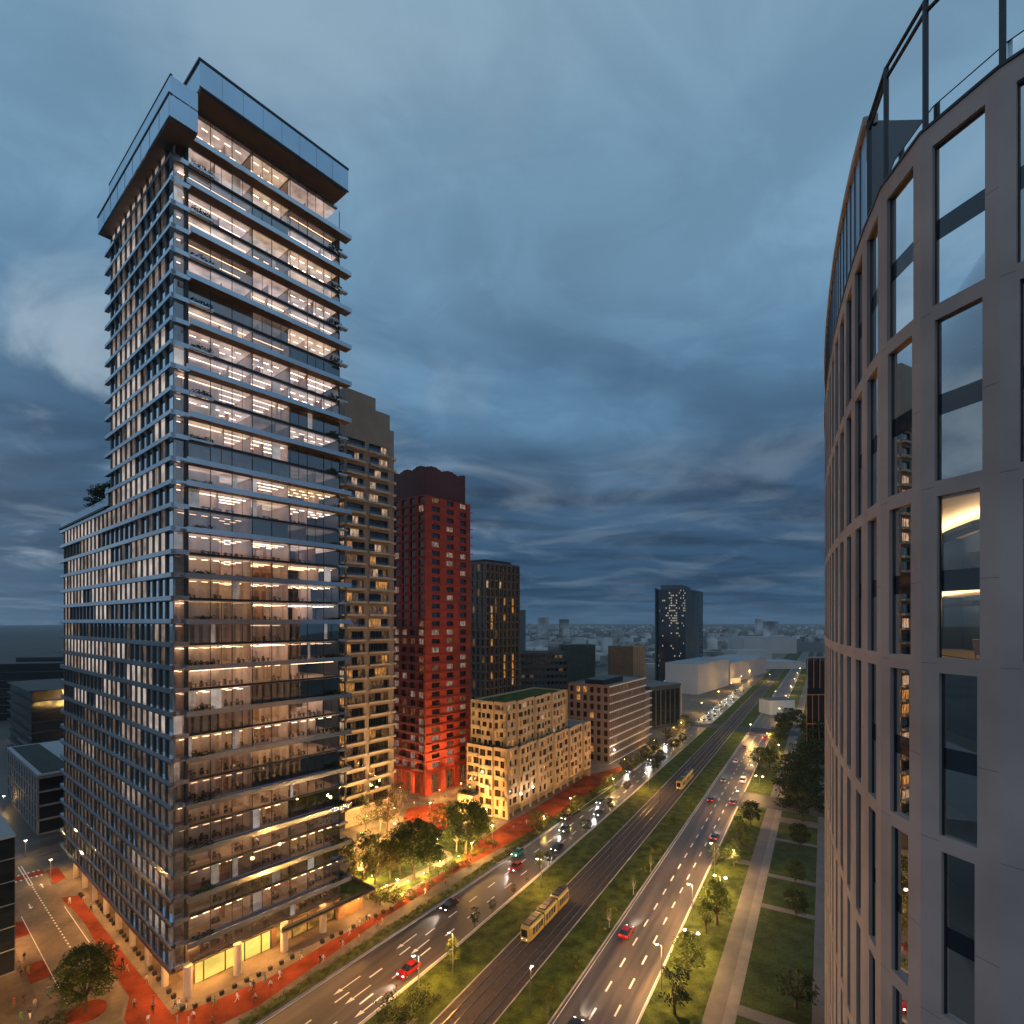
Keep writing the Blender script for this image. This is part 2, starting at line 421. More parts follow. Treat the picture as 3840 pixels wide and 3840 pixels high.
# lawn cross paths, side road, junction
for i, (s0, s1) in enumerate(((102.0, 105.0), (143.6, 145.8), (161.9, 164.0), (189.8, 191.9), (207.5, 213.5))):
    mb = MB(); mb.prism([R(s0, -13.4), R(s1, -13.4), R(s1, -1.7), R(s0, -1.7)], .02, .15); struct('lawn_path', mb, M['paving_grey'])
mb = MB(); mb.prism([R(166.5, -25.2), R(169.5, -25.2), R(169.5, -18.2), R(166.5, -18.2)], .02, .15); struct('verge_path', mb, M['paving_grey'])
mb = MB(); mb.poly([(*R(217, -28.2), .17), (*R(237, -28.2), .17), (*R(234, 5), .17), (*R(220, 5), .17), (*R(220.5, -20), .17)]); struct('side_road', mb, M['tar'])
mb = MB(); mb.poly([(*R(368, -150), .18), (*R(384, -150), .18), (*R(384, 60), .18), (*R(368, 60), .18)]); struct('cross_street', mb, M['tar'])
# plaza on the tower side: one raised paved sheet, then red cycle path and planted islands on it
pl = [(s, interp(LL, s) - .0) for s in SS]
mb = MB(); mb.poly([(*R(s, t), .12) for s, t in pl] + [(*R(1400, -260), .12), (*R(25, -260), .12)]); struct('plaza', mb, M['paving'])
def pxpoly(name, pts, z, mat, thick=0.0):
    mb = MB(); g = [G(x, y, z) for x, y in pts]
    if thick: mb.prism(g, z - thick, z, 0)
    else: mb.poly([(*p, z) for p in g])
    return struct(name, mb, mat)
# red cycle path beside the boulevard, then past the cream block and on
pxpoly('red_path', [(520, 4050), (700, 3905), (971, 3771), (1130, 3657), (1266, 3564), (1420, 3455), (1576, 3357), (1700, 3277), (1800, 3222), (1900, 3168), (2010, 3106), (2130, 3030), (2245, 2950), (2330, 2890),
   (2345, 2868), (2262, 2893), (2200, 2908), (2090, 2978), (1990, 3038), (1900, 3085), (1850, 3120), (1800, 3150), (1740, 3212), (1680, 3258), (1560, 3334), (1473, 3399), (1330, 3481), (1250, 3523), (1120, 3600), (1007, 3668), (900, 3712), (800, 3755), (700, 3790), (620, 3800), (560, 3850), (470, 3900), (400, 4050)], .15, M['redpath'])
T_O = (-62.0, 97.7); T_A = (.638, .770); T_B = (-.770, .638)     # office tower: corner, right-face direction, left-face direction
TW = Fr(T_O, T_A, T_B)
def twpoly(name, pts, z, mat):
    mb = MB(); mb.poly([TW.p(u, v, z) for u, v in pts]); return struct(name, mb, mat)
twpoly('red_path', [(-1.2, 62), (-1.3, 30), (-1.2, 12), (-.6, 2), (.3, -3.6), (-3.2, -9), (-6.5, -8), (-7.0, 2), (-4.6, 8), (-4.2, 26), (-3.6, 44), (-3.9, 56), (-5.0, 60), (-4.4, 64)], .155, M['redpath'])
twpoly('side_street', [(-4.4, 100), (-4.3, 26), (-4.8, 9), (-7.2, 3), (-7.2, -9), (-10, -14), (-12.4, -10), (-12.3, 100)], .16, M['asphalt_old'])
twpoly('back_yard', [(-60, 88), (40, 88), (60, 320), (-160, 320), (-160, 88)], .135, M['asphalt'])
for nm, pts in (('red_parking_bay', [(-12.4, 49), (-12.5, 57), (-14.2, 58.5), (-16.6, 57), (-16.6, 49)]), ('red_parking_bay', [(-12.4, 27), (-12.4, 35), (-15.6, 35), (-15.6, 27)])):
    twpoly(nm, pts, .165, M['redpath'])
for pts in ([(-12.4, 35.2), (-12.4, 48.8), (-15.6, 48.8), (-15.6, 35.2)], [(-12.4, 17), (-12.4, 26.8), (-15.6, 26.8), (-15.6, 17)]):
    twpoly('parking_bay', pts, .163, M['asphalt_old'])
twpoly('red_crossing', [(-14, 84), (-14, 87.5), (-4.2, 87.5), (-4.2, 84)], .17, M['redpath'])
twpoly('red_forecourt', [(-3.8, 74), (-3.8, 86), (2, 86), (2, 80)], .168, M['redpath'])
# dotted centre line, arrows and edge lines of the side street
mb = MB()
for k in range(34):
    v = 20 + k * 1.75
    mb.poly([TW.p(-8.05, v, .18), TW.p(-7.75, v, .18), TW.p(-7.75, v + .8, .18), TW.p(-8.05, v + .8, .18)])
for u in (-8.35, -7.75):
    mb.poly([TW.p(u, 78, .18), TW.p(u + .22, 78, .18), TW.p(u + .22, 95, .18), TW.p(u, 95, .18)])
for k in range(9):
    u = -13.6 + k * 1.05
    mb.poly([TW.p(u, 83.2, .182), TW.p(u + .4, 83.2, .182), TW.p(u + .4, 84.1, .182), TW.p(u, 84.1, .182)])
    mb.poly([TW.p(u, 87.4, .182), TW.p(u + .4, 87.4, .182), TW.p(u + .4, 88.3, .182), TW.p(u, 88.3, .182)])
for u in (-12.45,):
    mb.poly([TW.p(u, 14, .18), TW.p(u + .14, 14, .18), TW.p(u + .14, 60, .18), TW.p(u, 60, .18)])
mb.poly([TW.p(-4.9, 22, .18), TW.p(-4.75, 22, .18), TW.p(-4.75, 58, .18), TW.p(-4.9, 58, .18)])
def arrow(mb, P, u, v, z, ln=3.4, w=.16, hw=.55, hl=1.4, rev=1):
    q = lambda a, b: P(u + a, v + b * rev, z)
    mb.poly([q(-w, 0), q(w, 0), q(w, ln), q(-w, ln)]); mb.poly([q(-hw, ln), q(hw, ln), q(0, ln + hl)])
arrow(mb, TW.p, -10.2, 66, .18, 2.2, .14, .5, 1.2, -1); arrow(mb, TW.p, -6.2, 74, .18, 2.2, .14, .5, 1.2, 1)
struct('road_markings', mb, M['paint'])

# boulevard markings
mb = MB()
def dashes(tf, s0, s1, step, ln, wd=.17, z=.04):
    s = s0
    while s < s1:
        t0, t1 = tf(s), tf(s + ln)
        mb.poly([(*R(s, t0 - wd), z), (*R(s, t0 + wd), z), (*R(s + ln, t1 + wd), z), (*R(s + ln, t1 - wd), z)]); s += step
dashes(lambda s: -35.6, 63, 340, 8.3, 3.3); dashes(lambda s: -32.0, 66, 340, 8.3, 3.3)
L1 = [(25, -79.2), (66, -77.6), (80, -76.9), (100, -76.6), (210, -74.2), (260, -73.6)]
L2 = [(25, -75.0), (72, -73.2), (100, -72.6), (210, -70.5), (260, -70.1)]
dashes(lambda s: interp(L1, s), 60, 340, 8.3, 3.3); dashes(lambda s: interp(L2, s), 62, 340, 8.3, 3.3)
for t in (-40.75, -28.25):
    mb.poly([(*R(25, t), .04), (*R(25, t + .14), .04), (*R(900, t + .14), .04), (*R(900, t), .04)])
for a, b in zip(SS[:6], SS[1:7]):
    for prof, o in ((LL, .35), (LR, -.55)):
        ta, tb = interp(prof, a) + o, interp(prof, b) + o
        mb.poly([(*R(a, ta), .04), (*R(a, ta + .14), .04), (*R(b, tb + .14), .04), (*R(b, tb), .04)])
for px, py, ln in ((1302, 3696, 6.5), (1525, 3531, 6.5), (1343, 3730, 6.2), (1576, 3551, 6.0), (1382, 3776, 6.5)):
    x, y = G(px, py); s, t = x * RS + y * RC, x * RC - y * RS
    sl = (interp(L1, s + 5) - interp(L1, s)) / 5
    q = lambda a, b: (*R(s + b, t + a + sl * b), .042)
    mb.poly([q(-.13, -ln / 2 + 1.8), q(.13, -ln / 2 + 1.8), q(.13, ln / 2), q(-.13, ln / 2)])
    mb.poly([q(-.5, -ln / 2 + 1.9), q(0, -ln / 2), q(.5, -ln / 2 + 1.9)])
for t in (-36, -32, -39.8, -28.9):     # lane lines at the stop line
    mb.poly([(*R(336, t - .12), .042), (*R(336, t + .12), .042), (*R(357, t + .12), .042), (*R(357, t - .12), .042)])
for k in range(13):
    t = -40.6 + k * 1.0
    mb.poly([(*R(361, t), .05), (*R(361, t + .5), .05), (*R(362.3, t + .5), .05), (*R(362.3, t), .05)])
for tt in (-27, ):
    pass
# crossing between plaza and boulevard at the cream block
for k in range(5):
    x, y = G(1800 + k * 17, 3160 + k * 4.0)
struct('road_markings', mb, M['paint'])
mb = MB(); mb.poly([(*R(357.5, -41.2), .045), (*R(360.8, -41.2), .045), (*R(360.8, -28), .045), (*R(357.5, -28), .045)]); struct('red_crossing', mb, M['redpath'])
mb = MB()
for t in (-57.05, -55.35, -52.75, -51.05):
    mb.box(ROAD, 25, 1000, t - .055, t + .055, .14, .27)
struct('tram_rails', mb, M['rail'])
mb = MB()
for t in (-58.85, -49.45):
    mb.box(ROAD, 25, 900, t - .12, t + .12, .05, .22)
struct('track_kerbs', mb, M['kerb'])
# platform slab by the tracks at the bottom of the view
mb = MB(); mb.prism([R(40, -66.5), R(69, -66.0), R(73, -61.5), R(40, -61.5)], .05, .25); struct('platform_path', mb, M['paving'])
# ------------------------------------------------------------------ office tower
M['tglass'] = thin_glass('tower_glass', (.92, .93, .93), .27, .012)
M['tglass_left'] = thin_glass('tower_side_glass', (.80, .82, .82), .42, .03)
M['band'] = pbr('tower_band_metal', (.58, .63, .69), .16, .88, amt=.10, scale=.15, spec=.6)
M['soffit'] = pbr('brown_soffit', (.16, .115, .085), .6, amt=.15, scale=.3)
M['pier'] = pbr('dark_bronze_pier', (.055, .05, .048), .45, .3, amt=.2, scale=.2)
M['crown'] = pbr('crown_glass_panel', (.46, .58, .70), .18, .9, amt=.06, scale=.1, spec=.6)
M['slabfloor'] = pbr('office_floor', (.42, .32, .25), .7, amt=.25, scale=.3)
M['ceil'] = pbr('office_ceiling', (.76, .68, .63), .9, amt=.05, scale=.3)
M['innerwall'] = pbr('office_wall', (.74, .64, .57), .85, amt=.30, scale=.22, stretch=(1, 1, .3))
M['wood'] = pbr('timber_panel', (.34, .20, .10), .6, amt=.25, scale=.6)
M['furn'] = pbr('office_furniture', (.10, .075, .06), .7, amt=.5, scale=.8)
M['column'] = pbr('pale_column', (.50, .42, .34), .7, amt=.07, scale=.4)
lamp_mats = [emit('office_lamp_cool', (1, .68, .50), 4.6), emit('office_lamp_warm', (1, .62, .38), 9.0),
             emit('office_lamp_amber', (1, .58, .31), 8.0), emit('office_lamp_dim', (1, .58, .34), 3.2)]
tower = empty('office_tower', (-62, 97.7, 0), 'tall glass office tower with stacked terraces and a wide overhanging crown', 'skyscraper')
FH, Z0, NK = 4.25, 6.3, 36
zk = lambda k: Z0 + FH * k
RF = Fr(T_O, T_A, (.770, -.638)); LF = Fr(T_O, T_B, (-.638, -.770))
tw = Wins(); LD, TDEP, PDEP, PK = 34.5, 41.0, 86.0, 21
BAY = 3.5
bays_r = [(.25, 2.0)] + [(2.5 + i * 4.0 if i else 2.5, 2.5 + (i + 1) * 4.0) for i in range(8)]
nbl = int(TDEP / BAY); nbp = int(PDEP / BAY)
trd = random.Random(11)
M['glow_pane_bright'] = lit_window('bright_glow_pane', (1, .83, .73), .70, .40, (.3, .3, .35), .25)  # panes glow by themselves in place of lit rooms behind them
M['glow_pane_mid'] = lit_window('warm_glow_pane', (1, .75, .60), .40, .55, (.4, .4, .35), .25)
M['glow_pane_dim'] = lit_window('dim_glow_pane', (1, .70, .52), .13, .7, (.5, .5, .35), .28)
for i_, (nm_, col_, st_) in enumerate((('pink', (1, .70, .59), .78), ('cream', (1, .66, .45), .92), ('amber', (1, .60, .30), .75), ('dim', (1, .66, .5), .18))):
    M['panel%d' % i_] = lit_window('ceiling_glow_' + nm_, col_, st_, .45, (.35, .35, .35), .02)  # ceiling sheets that glow, standing in for lamp-lit ceilings
for k in range(NK + 1):
    z = zk(k)
    mb = MB()     # floor plate with its edge bands
    pod = k <= PK
    mb.box(TW, .35, LD - .3, .35, TDEP - .3, z - .42, z, 1, top=0)
    if pod: mb.box(TW, .35, 30, TDEP - .3, PDEP - .3, z - .42, z, 1, top=0)
    vend = PDEP if pod else TDEP
    if k < NK:
        mb.box(LF, -.40, vend + .9, -.34, .46, z - .50, z + .40, 2)          # band along the side street face
        mb.box(LF, -.40, vend + .8, .46, .56, z - .60, z - .45, 3)
    ter = (k % 2 == 0) if k >= 22 else (k % 2 == 1)
    mb.box(RF, -.40, 2.6, -.34, .40, z - .42, z + .42, 2)
    if not ter:
        mb.box(RF, 2.6, LD + .5, -.34, .10, z - .26, z + .12, 3)
        if k: mb.box(RF, LD - 1.2, LD + 1.3, .10, 1.3, z - .30, z + .08, 2)
        if k % 2: mb.box(RF, 2.6, 6.7, .10, .95, z - .28, z + .10, 2)
    mb.build('floor_slab', [M['slabfloor'], M['ceil'], M['band'], M['darksteel']], tower)
    if ter:
        mb = MB()
        lo = 1.6 if k % 4 else 2.2
        mb.box(RF, 2.6, LD + 1.6, -.34, 1.95, z - .58, z - .20, 1, top=2)
        mb.box(RF, lo, LD + 1.7, 1.95, 2.15, z - .62, z + .34, 0)
        mb.box(RF, LD + 1.5, LD + 1.7, -.3, 1.95, z - .62, z + .34, 0)
        mb.build('terrace', [M['band'], M['soffit'], M['paving_dark']], tower)
# glazing
for k in range(NK + 1):
    z = zk(k); zt = z + FH - (.45 if k % 2 else .50)
    if k == NK: zt = 165.4
    for (a, b) in bays_r:
        if k == NK and a < 2: continue
        mb = MB(); quad(mb, RF, a, b, -.30, z, zt, 0)
        mb.box(RF, b - .05, b + .05, -.30, -.20, z, zt, 1)
        if trd.random() < .10: quad(mb, RF, a + .1, a + trd.uniform(.8, 2.2), -.55, z, zt, trd.choice((3, 4, 4)))  # bright strip behind the glass, its lit look put into emission
        if a > 3 and trd.random() < .35:
            mb.box(RF, (a + b) / 2 - .03, (a + b) / 2 + .03, -.30, -.22, z, zt, 1)
        tw.add(mb)
piers = Wins()
for k in range(NK):
    z = zk(k); n = nbp if k < PK else nbl
    for i in range(1, n + 1):
        mb = MB(); mb.box(LF, i * BAY - .66, i * BAY + .10, -.42, .16, z + .4, z + FH - .5, 0); piers.add(mb)
    mb = MB(); mb.box(RF, 2.0, 2.5, -.45, .28, z + .2, z + FH - .5, 0); piers.add(mb)
piers.finish(tower, [M['pier']], 'facade_pier')
# back and far side, roofs
mb = MB()
mb.box(TW, LD - .3, LD, .4, TDEP, Z0, 160.0, 0); mb.box(TW, .4, LD - .3, TDEP - .3, TDEP, zk(PK) + 1, 160, 0)
mb.box(TW, 29.7, 30, TDEP, PDEP, Z0, zk(PK), 0); mb.box(TW, .4, 29.7, PDEP - .3, PDEP, Z0, zk(PK), 0)
mb.build('rear_wall', [M['pier']], tower)
mb = MB()
mb.box(LF, TDEP + .2, PDEP + 1.0, -.3, .75, zk(PK) + .5, zk(PK) + 1.0, 1)
mb.box(LF, TDEP + .2, PDEP + .6, -.2, .35, zk(PK) + 1.0, zk(PK) + 3.0, 0)
mb.box(LF, TDEP - 1.8, TDEP + .2, -.6, .5, zk(PK) + 1.0, zk(PK) + 5.2, 0)
mb.build('roof_parapet', [M['crown'], M['darksteel']], tower)
# interior
core = MB()
core.box(TW, 9.5, 26, 9.5, 32, Z0, 160, 0); core.box(TW, 9.5, 24, 44, 80, Z0, zk(PK) - .5, 0)
lampw = Wins()
lights_off = {22, 19, 14, 11, 7}
seg_r = [(.6, 2.4), (2.6, 14.4), (14.6, 22.4), (22.6, 34.0)]
furn = MB()
for k in range(NK + 1):
    z = zk(k); zc = (165.6 if k == NK else z + FH - .46)
    base = .70 if k > 22 else (.88 if k > 8 else .66)
    for si, (a, b) in enumerate(seg_r):
        core.box(TW, a - .12, a - .02, .5 if trd.random() < .5 else 1.2, 9.4, z + .02, zc - .02, 0)
        r = trd.random(); on = r < base
        if k in lights_off: on = r < .12
        if k == NK: on = True
        lo = 0 if k > 22 else (1 if k > 8 else 2)
        if k in (0, 2): lo = 3
        mi = lo if trd.random() < .72 else min(3, lo + 1)
        if not on:
            if trd.random() < .5: continue
            mi = 3
        kind = trd.random(); lamps = MB()
        vs = (1.7, 4.3, 7.0) if k > 15 else (1.0, 2.9, 5.2, 7.6)
        pm_ = 3 if mi == 3 else (2 if mi == 2 else (1 if trd.random() < .35 else 0))
        if b - a > 4: lamps.box(TW, a + .15, b - .15, .75, 9.2, zc - .14, zc - .06, 4 + pm_)
        for v in vs:
            if kind > .72 and k > 14: continue
            if kind < .42:
                lamps.box(TW, a + .6, b - .6, v, v + .20, zc - .50, zc - .42, mi)
            else:
                u = a + .8
                while u < b - .9:
                    lamps.box(TW, u, u + 1.1, v, v + .22, zc - .50, zc - .43, mi); u += 2.1
        if lamps.f: lampw.add(lamps)
        if b - a > 4:      # rooms divided by a wall or a cupboard block
            m = a + (b - a) * trd.uniform(.3, .7)
            d0 = trd.choice((.6, 2.5, 4.0)); core.box(TW, m, m + .12, d0, 9.4, z + .02, zc - .02, trd.choice((0, 0, 1)))
            if trd.random() < .5:
                u0 = trd.uniform(a + .5, b - 4); core.box(TW, u0, u0 + trd.uniform(1.5, 3.5), 5.2, 6.0, z + .02, z + trd.uniform(1.2, 3.4), trd.choice((0, 1)))
            for q in range(int((b - a) / 2.2)):
                if trd.random() < .7:
                    u0 = a + .5 + q * 2.2; v0 = trd.uniform(.9, 2.2)
                    furn.box(TW, u0, u0 + 1.5, v0, v0 + .8, z + .68, z + .76, 0)
                    furn.box(TW, u0 + .1, u0 + .2, v0 + .1, v0 + .7, z, z + .68, 0); furn.box(TW, u0 + 1.3, u0 + 1.4, v0 + .1, v0 + .7, z, z + .68, 0)
                    furn.box(TW, u0 + .5, u0 + 1.0, v0 + 1.0, v0 + 1.5, z, z + .5, 0); furn.box(TW, u0 + .5, u0 + 1.0, v0 + 1.42, v0 + 1.5, z + .5, z + 1.1, 0)
    if k < NK:
        n = nbp if k < PK else nbl; glow = [0] * n; sgl = [0] * n
        v = 3.6; vend = PDEP - .5 if k < PK else TDEP - .5
        while v < vend - 3:
            ln = trd.choice((7.0, 10.5, 14.0)); e = min(v + ln, vend)
            core.box(TW, .9, 9.4, v - .08, v, z + .02, zc - .02, 0)
            r = trd.random(); on = r < (base * .85 if k > 9 else .35)
            if k in lights_off: on = r < .15
            mi = 0 if k > 20 else (1 if k > 7 else 2)
            sg_ = trd.random()
            for i in range(n):
                if v - 1 <= (i + .5) * BAY <= e + 1: sgl[i] = sg_
                if v - 1 <= (i + .5) * BAY <= e + 1: glow[i] = (1 if on else (.35 if trd.random() < .3 else 0))
            if not on: mi = 3
            lamps = MB()
            if on or trd.random() < .6:
                for u in (1.6, 4.6, 7.4):
                    lamps.box(TW, u, u + .22, v + .5, e - .5, zc - .50, zc - .42, mi)
            if lamps.f: lampw.add(lamps)
            v = e
        glow[0] = 0
        for i in range(n):
            a, b = i * BAY, (i + 1) * BAY
            a0, b0 = (.3, 3.0) if i == 0 else (a + .11, b - .67)
            g = glow[i]; r = trd.random()
            mi = 2
            if g == 1: mi = ((3 if sgl[i] < .6 else 4) if r < .88 else 4) if k > 9 else (4 if sgl[i] < .3 else 5)
            elif g or k <= 8: mi = 5 if r < .75 else 2  # lowest floors mostly get the dim glowing panes
            mb = MB(); quad(mb, LF, a0, b0, -.10, z + .42, z + FH - .5, mi)
            tw.add(mb)
tw.finish(tower, [M['tglass'], M['darksteel'], M['tglass_left'], M['glow_pane_bright'], M['glow_pane_mid'], M['glow_pane_dim']])
lampw.finish(tower, lamp_mats + [M['panel%d' % i_] for i_ in range(4)], 'ceiling_light')
core.build('interior_wall', [M['innerwall'], M['wood']], tower)
tag(furn.build('office_furniture', [M['furn']]), 'desks and chairs standing close behind the glass of the office tower', 'furniture', kind='stuff')
# crown: a broad canopy ring over the terraces and a lower one along the side street
mb = MB()
mb.box(RF, 2.5, 33.0, 5.2, 5.6, 166.0, 171.1, 0)
mb.box(RF, 2.5, 2.9, -40, 5.2, 166.0, 171.1, 0); mb.box(RF, 32.6, 33.0, -40, 5.2, 166.0, 171.1, 0)
mb.box(RF, 2.5, 33.0, -41, -40, 166.0, 171.1, 0)
mb.box(RF, 2.42, 33.08, 5.56, 5.72, 170.85, 171.3, 2); mb.box(RF, 2.42, 33.08, 5.56, 5.70, 165.9, 166.25, 2)
mb.box(RF, 2.3, 2.46, -40, 5.72, 170.85, 171.3, 2)
for i in range(1, 8): mb.box(RF, 2.5 + i * 3.8, 2.53 + i * 3.8, 5.6, 5.625, 166.3, 170.8, 2)
mb.build('crown_canopy', [M['crown'], M['soffit'], M['darksteel']], tower)
mb = MB(); mb.box(RF, 2.9, 32.6, -40, 5.2, 165.7, 166.1, 0); mb.build('canopy_soffit', [M['soffit']], tower)
mb = MB()
mb.box(RF, 3.2, 33.6, -.3, .45, 165.25, 165.68, 0); mb.build('canopy_beam', [M['band']], tower)
mb = MB()
mb.box(LF, -5.0, 40, 1.9, 2.2, 158.0, 161.7, 0); mb.box(LF, -5.0, -4.6, -2.4, 1.9, 158.0, 161.7, 0); mb.box(LF, 39.6, 40, -2, 1.9, 158.0, 161.7, 0)
mb.box(LF, -5.1, 40.1, 1.7, 2.32, 161.7, 162.0, 1)
mb.box(LF, -5.0, 32, 1.75, 2.0, 162.0, 165.1, 0); mb.box(LF, -5.0, -4.7, -2.4, 1.75, 162.0, 165.1, 0); mb.box(LF, 31.7, 32, -4, 1.75, 162, 165.1, 0)
mb.box(LF, -5.06, 32.06, 1.7, 2.06, 165.1, 165.35, 1)
for i in range(9): mb.box(LF, -5 + i * 5.0, -4.96 + i * 5.0, 2.2, 2.23, 158.2, 161.7, 1)
mb.build('side_canopy', [M['crown'], M['darksteel']], tower)
mb = MB(); mb.box(LF, -4.6, 39.6, -2.4, 1.9, 157.8, 158.1, 0); mb.build('canopy_soffit', [M['soffit']], tower)
# colonnade
cols = [(-.5 + .9, v) for v in (75, 65.6, 55.7, 46.0, 36.2, 26.3, 16.2, 6.6)]
for u, v in cols:
    mb = MB(); x, y, _ = TW.p(u + .4, v, 0); mb.tube([(x, y, .1), (x, y, 5.9)], .62, 20); mb.build('column', [M['column']], tower, smooth=False)
for u in (2.3, 11.2, 20.8, 29.8):
    mb = MB(); x, y, _ = TW.p(u, -.55, 0); mb.tube([(x, y, .1), (x, y, 6.2)], .76, 24); mb.build('column', [M['column']], tower)
mb = MB(); mb.box(TW, -.2, LD, -.2, PDEP, 5.55, 5.85, 0); mb.build('colonnade_soffit', [M['soffit']], tower)
M['lobby'] = lit_window('lobby_glass', (1.0, .68, .13), 1.25, .28, (.12, .12, .25), .06)
M['lobbydim'] = lit_window('shop_glass', (1.0, .50, .10), .55, .75, (.4, .4, .5), .1)
for a, b in ((4.6, 6.0), (6.2, 10.0), (10.2, 13.8), (14.0, 17.2), (17.4, 19.2)):
    mb = MB(); quad(mb, RF, a, b, -2.4, .3, 5.5, 0); mb.box(RF, b - .04, b + .16, -2.4, -2.25, .2, 5.5, 1); mb.build('lobby_window', [M['lobby'], M['darksteel']], tower)
for a, b in ((20.6, 24), (24.2, 27.6), (27.8, 31.2), (31.4, 34.4)):
    mb = MB(); quad(mb, RF, a, b, -2.4, .4, 3.8, 0); mb.box(RF, b - .04, b + .16, -2.4, -2.25, .2, 4.6, 1); mb.build('shop_window', [M['lobbydim'], M['darksteel']], tower)
mb = MB(); mb.box(TW, 4.5, LD, 2.6, 9, .1, 5.5, 0); mb.box(TW, 3.5, 4.5, 4.5, 82, .1, 5.5, 0); mb.build('ground_floor_wall', [M['wood']], tower)
mb = MB(); mb.box(TW, -1.1, LD + 9, -3.0, 86, .12, .17, 0); mb.build('plinth', [M['paving']], tower)
# low annex with a dark roof edge
mb = MB()
mb.box(TW, 19.5, 42.6, -2.3, -1.3, 4.9, 5.75, 0); mb.box(TW, 41.6, 42.6, -1.3, 16, 4.9, 5.75, 0)
mb.box(TW, LD + .1, 41.6, -1.3, 16, 4.9, 5.3, 1); mb.box(TW, 19.6, 42.5, -2.36, -2.3, 5.0, 5.2, 2)
mb.box(TW, LD + .1, 41.2, .8, 15, .15, 4.9, 2)
mb.build('annex_canopy', [M['darksteel'], M['grass'], M['wood']], tower)
# shrubs on the terraces
def clump(mb, c, rx, ry, rz, n, ls, rd, mi=0):
    for _ in range(n):
        while True:
            p = Vector((rd.uniform(-1, 1), rd.uniform(-1, 1), rd.uniform(-1, 1)))
            if p.length < 1: break
        p = Vector((p.x * rx, p.y * ry, p.z * rz)) + Vector(c)
        a = Vector((rd.gauss(0, 1), rd.gauss(0, 1), rd.gauss(0, 1))).normalized(); b = a.orthogonal().normalized(); e = a.cross(b)
        s = ls * rd.uniform(.6, 1.3)
        mb.poly([p - b * s, p + e * s * .5, p + b * s, p - e * s * .5], mi)
ords = ['topmost', 'second', 'third', 'fourth', 'fifth', 'sixth', 'seventh', 'eighth', 'ninth', 'tenth', 'eleventh', 'twelfth', 'thirteenth', 'fourteenth', 'fifteenth', 'sixteenth', 'seventeenth', 'eighteenth']
crd = random.Random(5)
for i, k in enumerate(range(35, 0, -2)):
    z = zk(k)
    for side, (a, b) in (('corner', (2.9, 6.6)), ('far', (31.5, 34.6))):
        mb = MB()
        for q in range(9):
            u = a + (b - a) * (q + .5) / 9; c = RF.p(u, (1.2 if k < 22 else .5) + crd.uniform(-.3, .3), z + .3 + crd.uniform(0, .35))
            clump(mb, c, .5, .5, crd.uniform(.35, .7), 22, .2, crd)
        o = mb.build('terrace_shrub', [M['leafdark']])
        tag(o, f'dark shrubs at the {"street corner" if side == "corner" else "far"} end of the {ords[i]} planted terrace from the crown', 'shrub', 'shrubs on the office tower terraces')
# ------------------------------------------------------------------ rounded building on the right
M['facade'] = pbr('warm_precast_facade', (.39, .308, .280), .75, amt=.14, scale=.25, spec=.3)
M['rglass'] = thin_glass('rounded_glass', (.55, .60, .64), .40, .008, wav=.006)
M['spandrel'] = pbr('spandrel_panel', (.015, .02, .028), .06, 0, amt=.15, scale=.2, spec=.9)
M['railglass'] = thin_glass('rail_glass', (.88, .91, .93), .07, .01)
M['rscreen'] = pbr('blue_screen_panel', (.20, .27, .36), .25, .5, amt=.12, scale=.15)
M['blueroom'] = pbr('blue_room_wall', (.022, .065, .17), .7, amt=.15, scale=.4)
M['paleceil'] = pbr('pale_ceiling', (.70, .60, .48), .8, amt=.05, scale=.4)
T = 7.0
rb = empty('rounded_building', (20, 40, 0), 'curved pale stone building with tall recessed windows and a glass roof railing', 'building')
pt = Vector((2.495 * T, 2.735 * T)); bays = []      # bays from the nearest pier outwards
bl = .392 * T
angs = [-17.5, 5.5, 20, 22.5, 24, 25, 26, 27, 27.5] + [28 + i * .55 for i in range(24)]
far_pts = [pt.copy()]
for a in angs:
    a = math.radians(a); pt = pt + Vector((math.sin(a), math.cos(a))) * bl; far_pts.append(pt.copy())
pt = far_pts[0].copy(); near_pts = []
for a in (-33, -48, -64, -78, -90):
    a = math.radians(a); pt = pt - Vector((math.sin(a), math.cos(a))) * bl; near_pts.append(pt.copy())
pts = list(reversed(near_pts)) + far_pts          # near to far
NI = len(near_pts)                                  # index of the pier right of the lit room
LITB = range(NI - 2, NI + 6)
ZB = H - .235 * T                                   # sill line of tier 0
tiers = list(range(-10, 3)); ZTOP = H + 2.83 * T
rw = Wins(); wall = MB()
litc = []
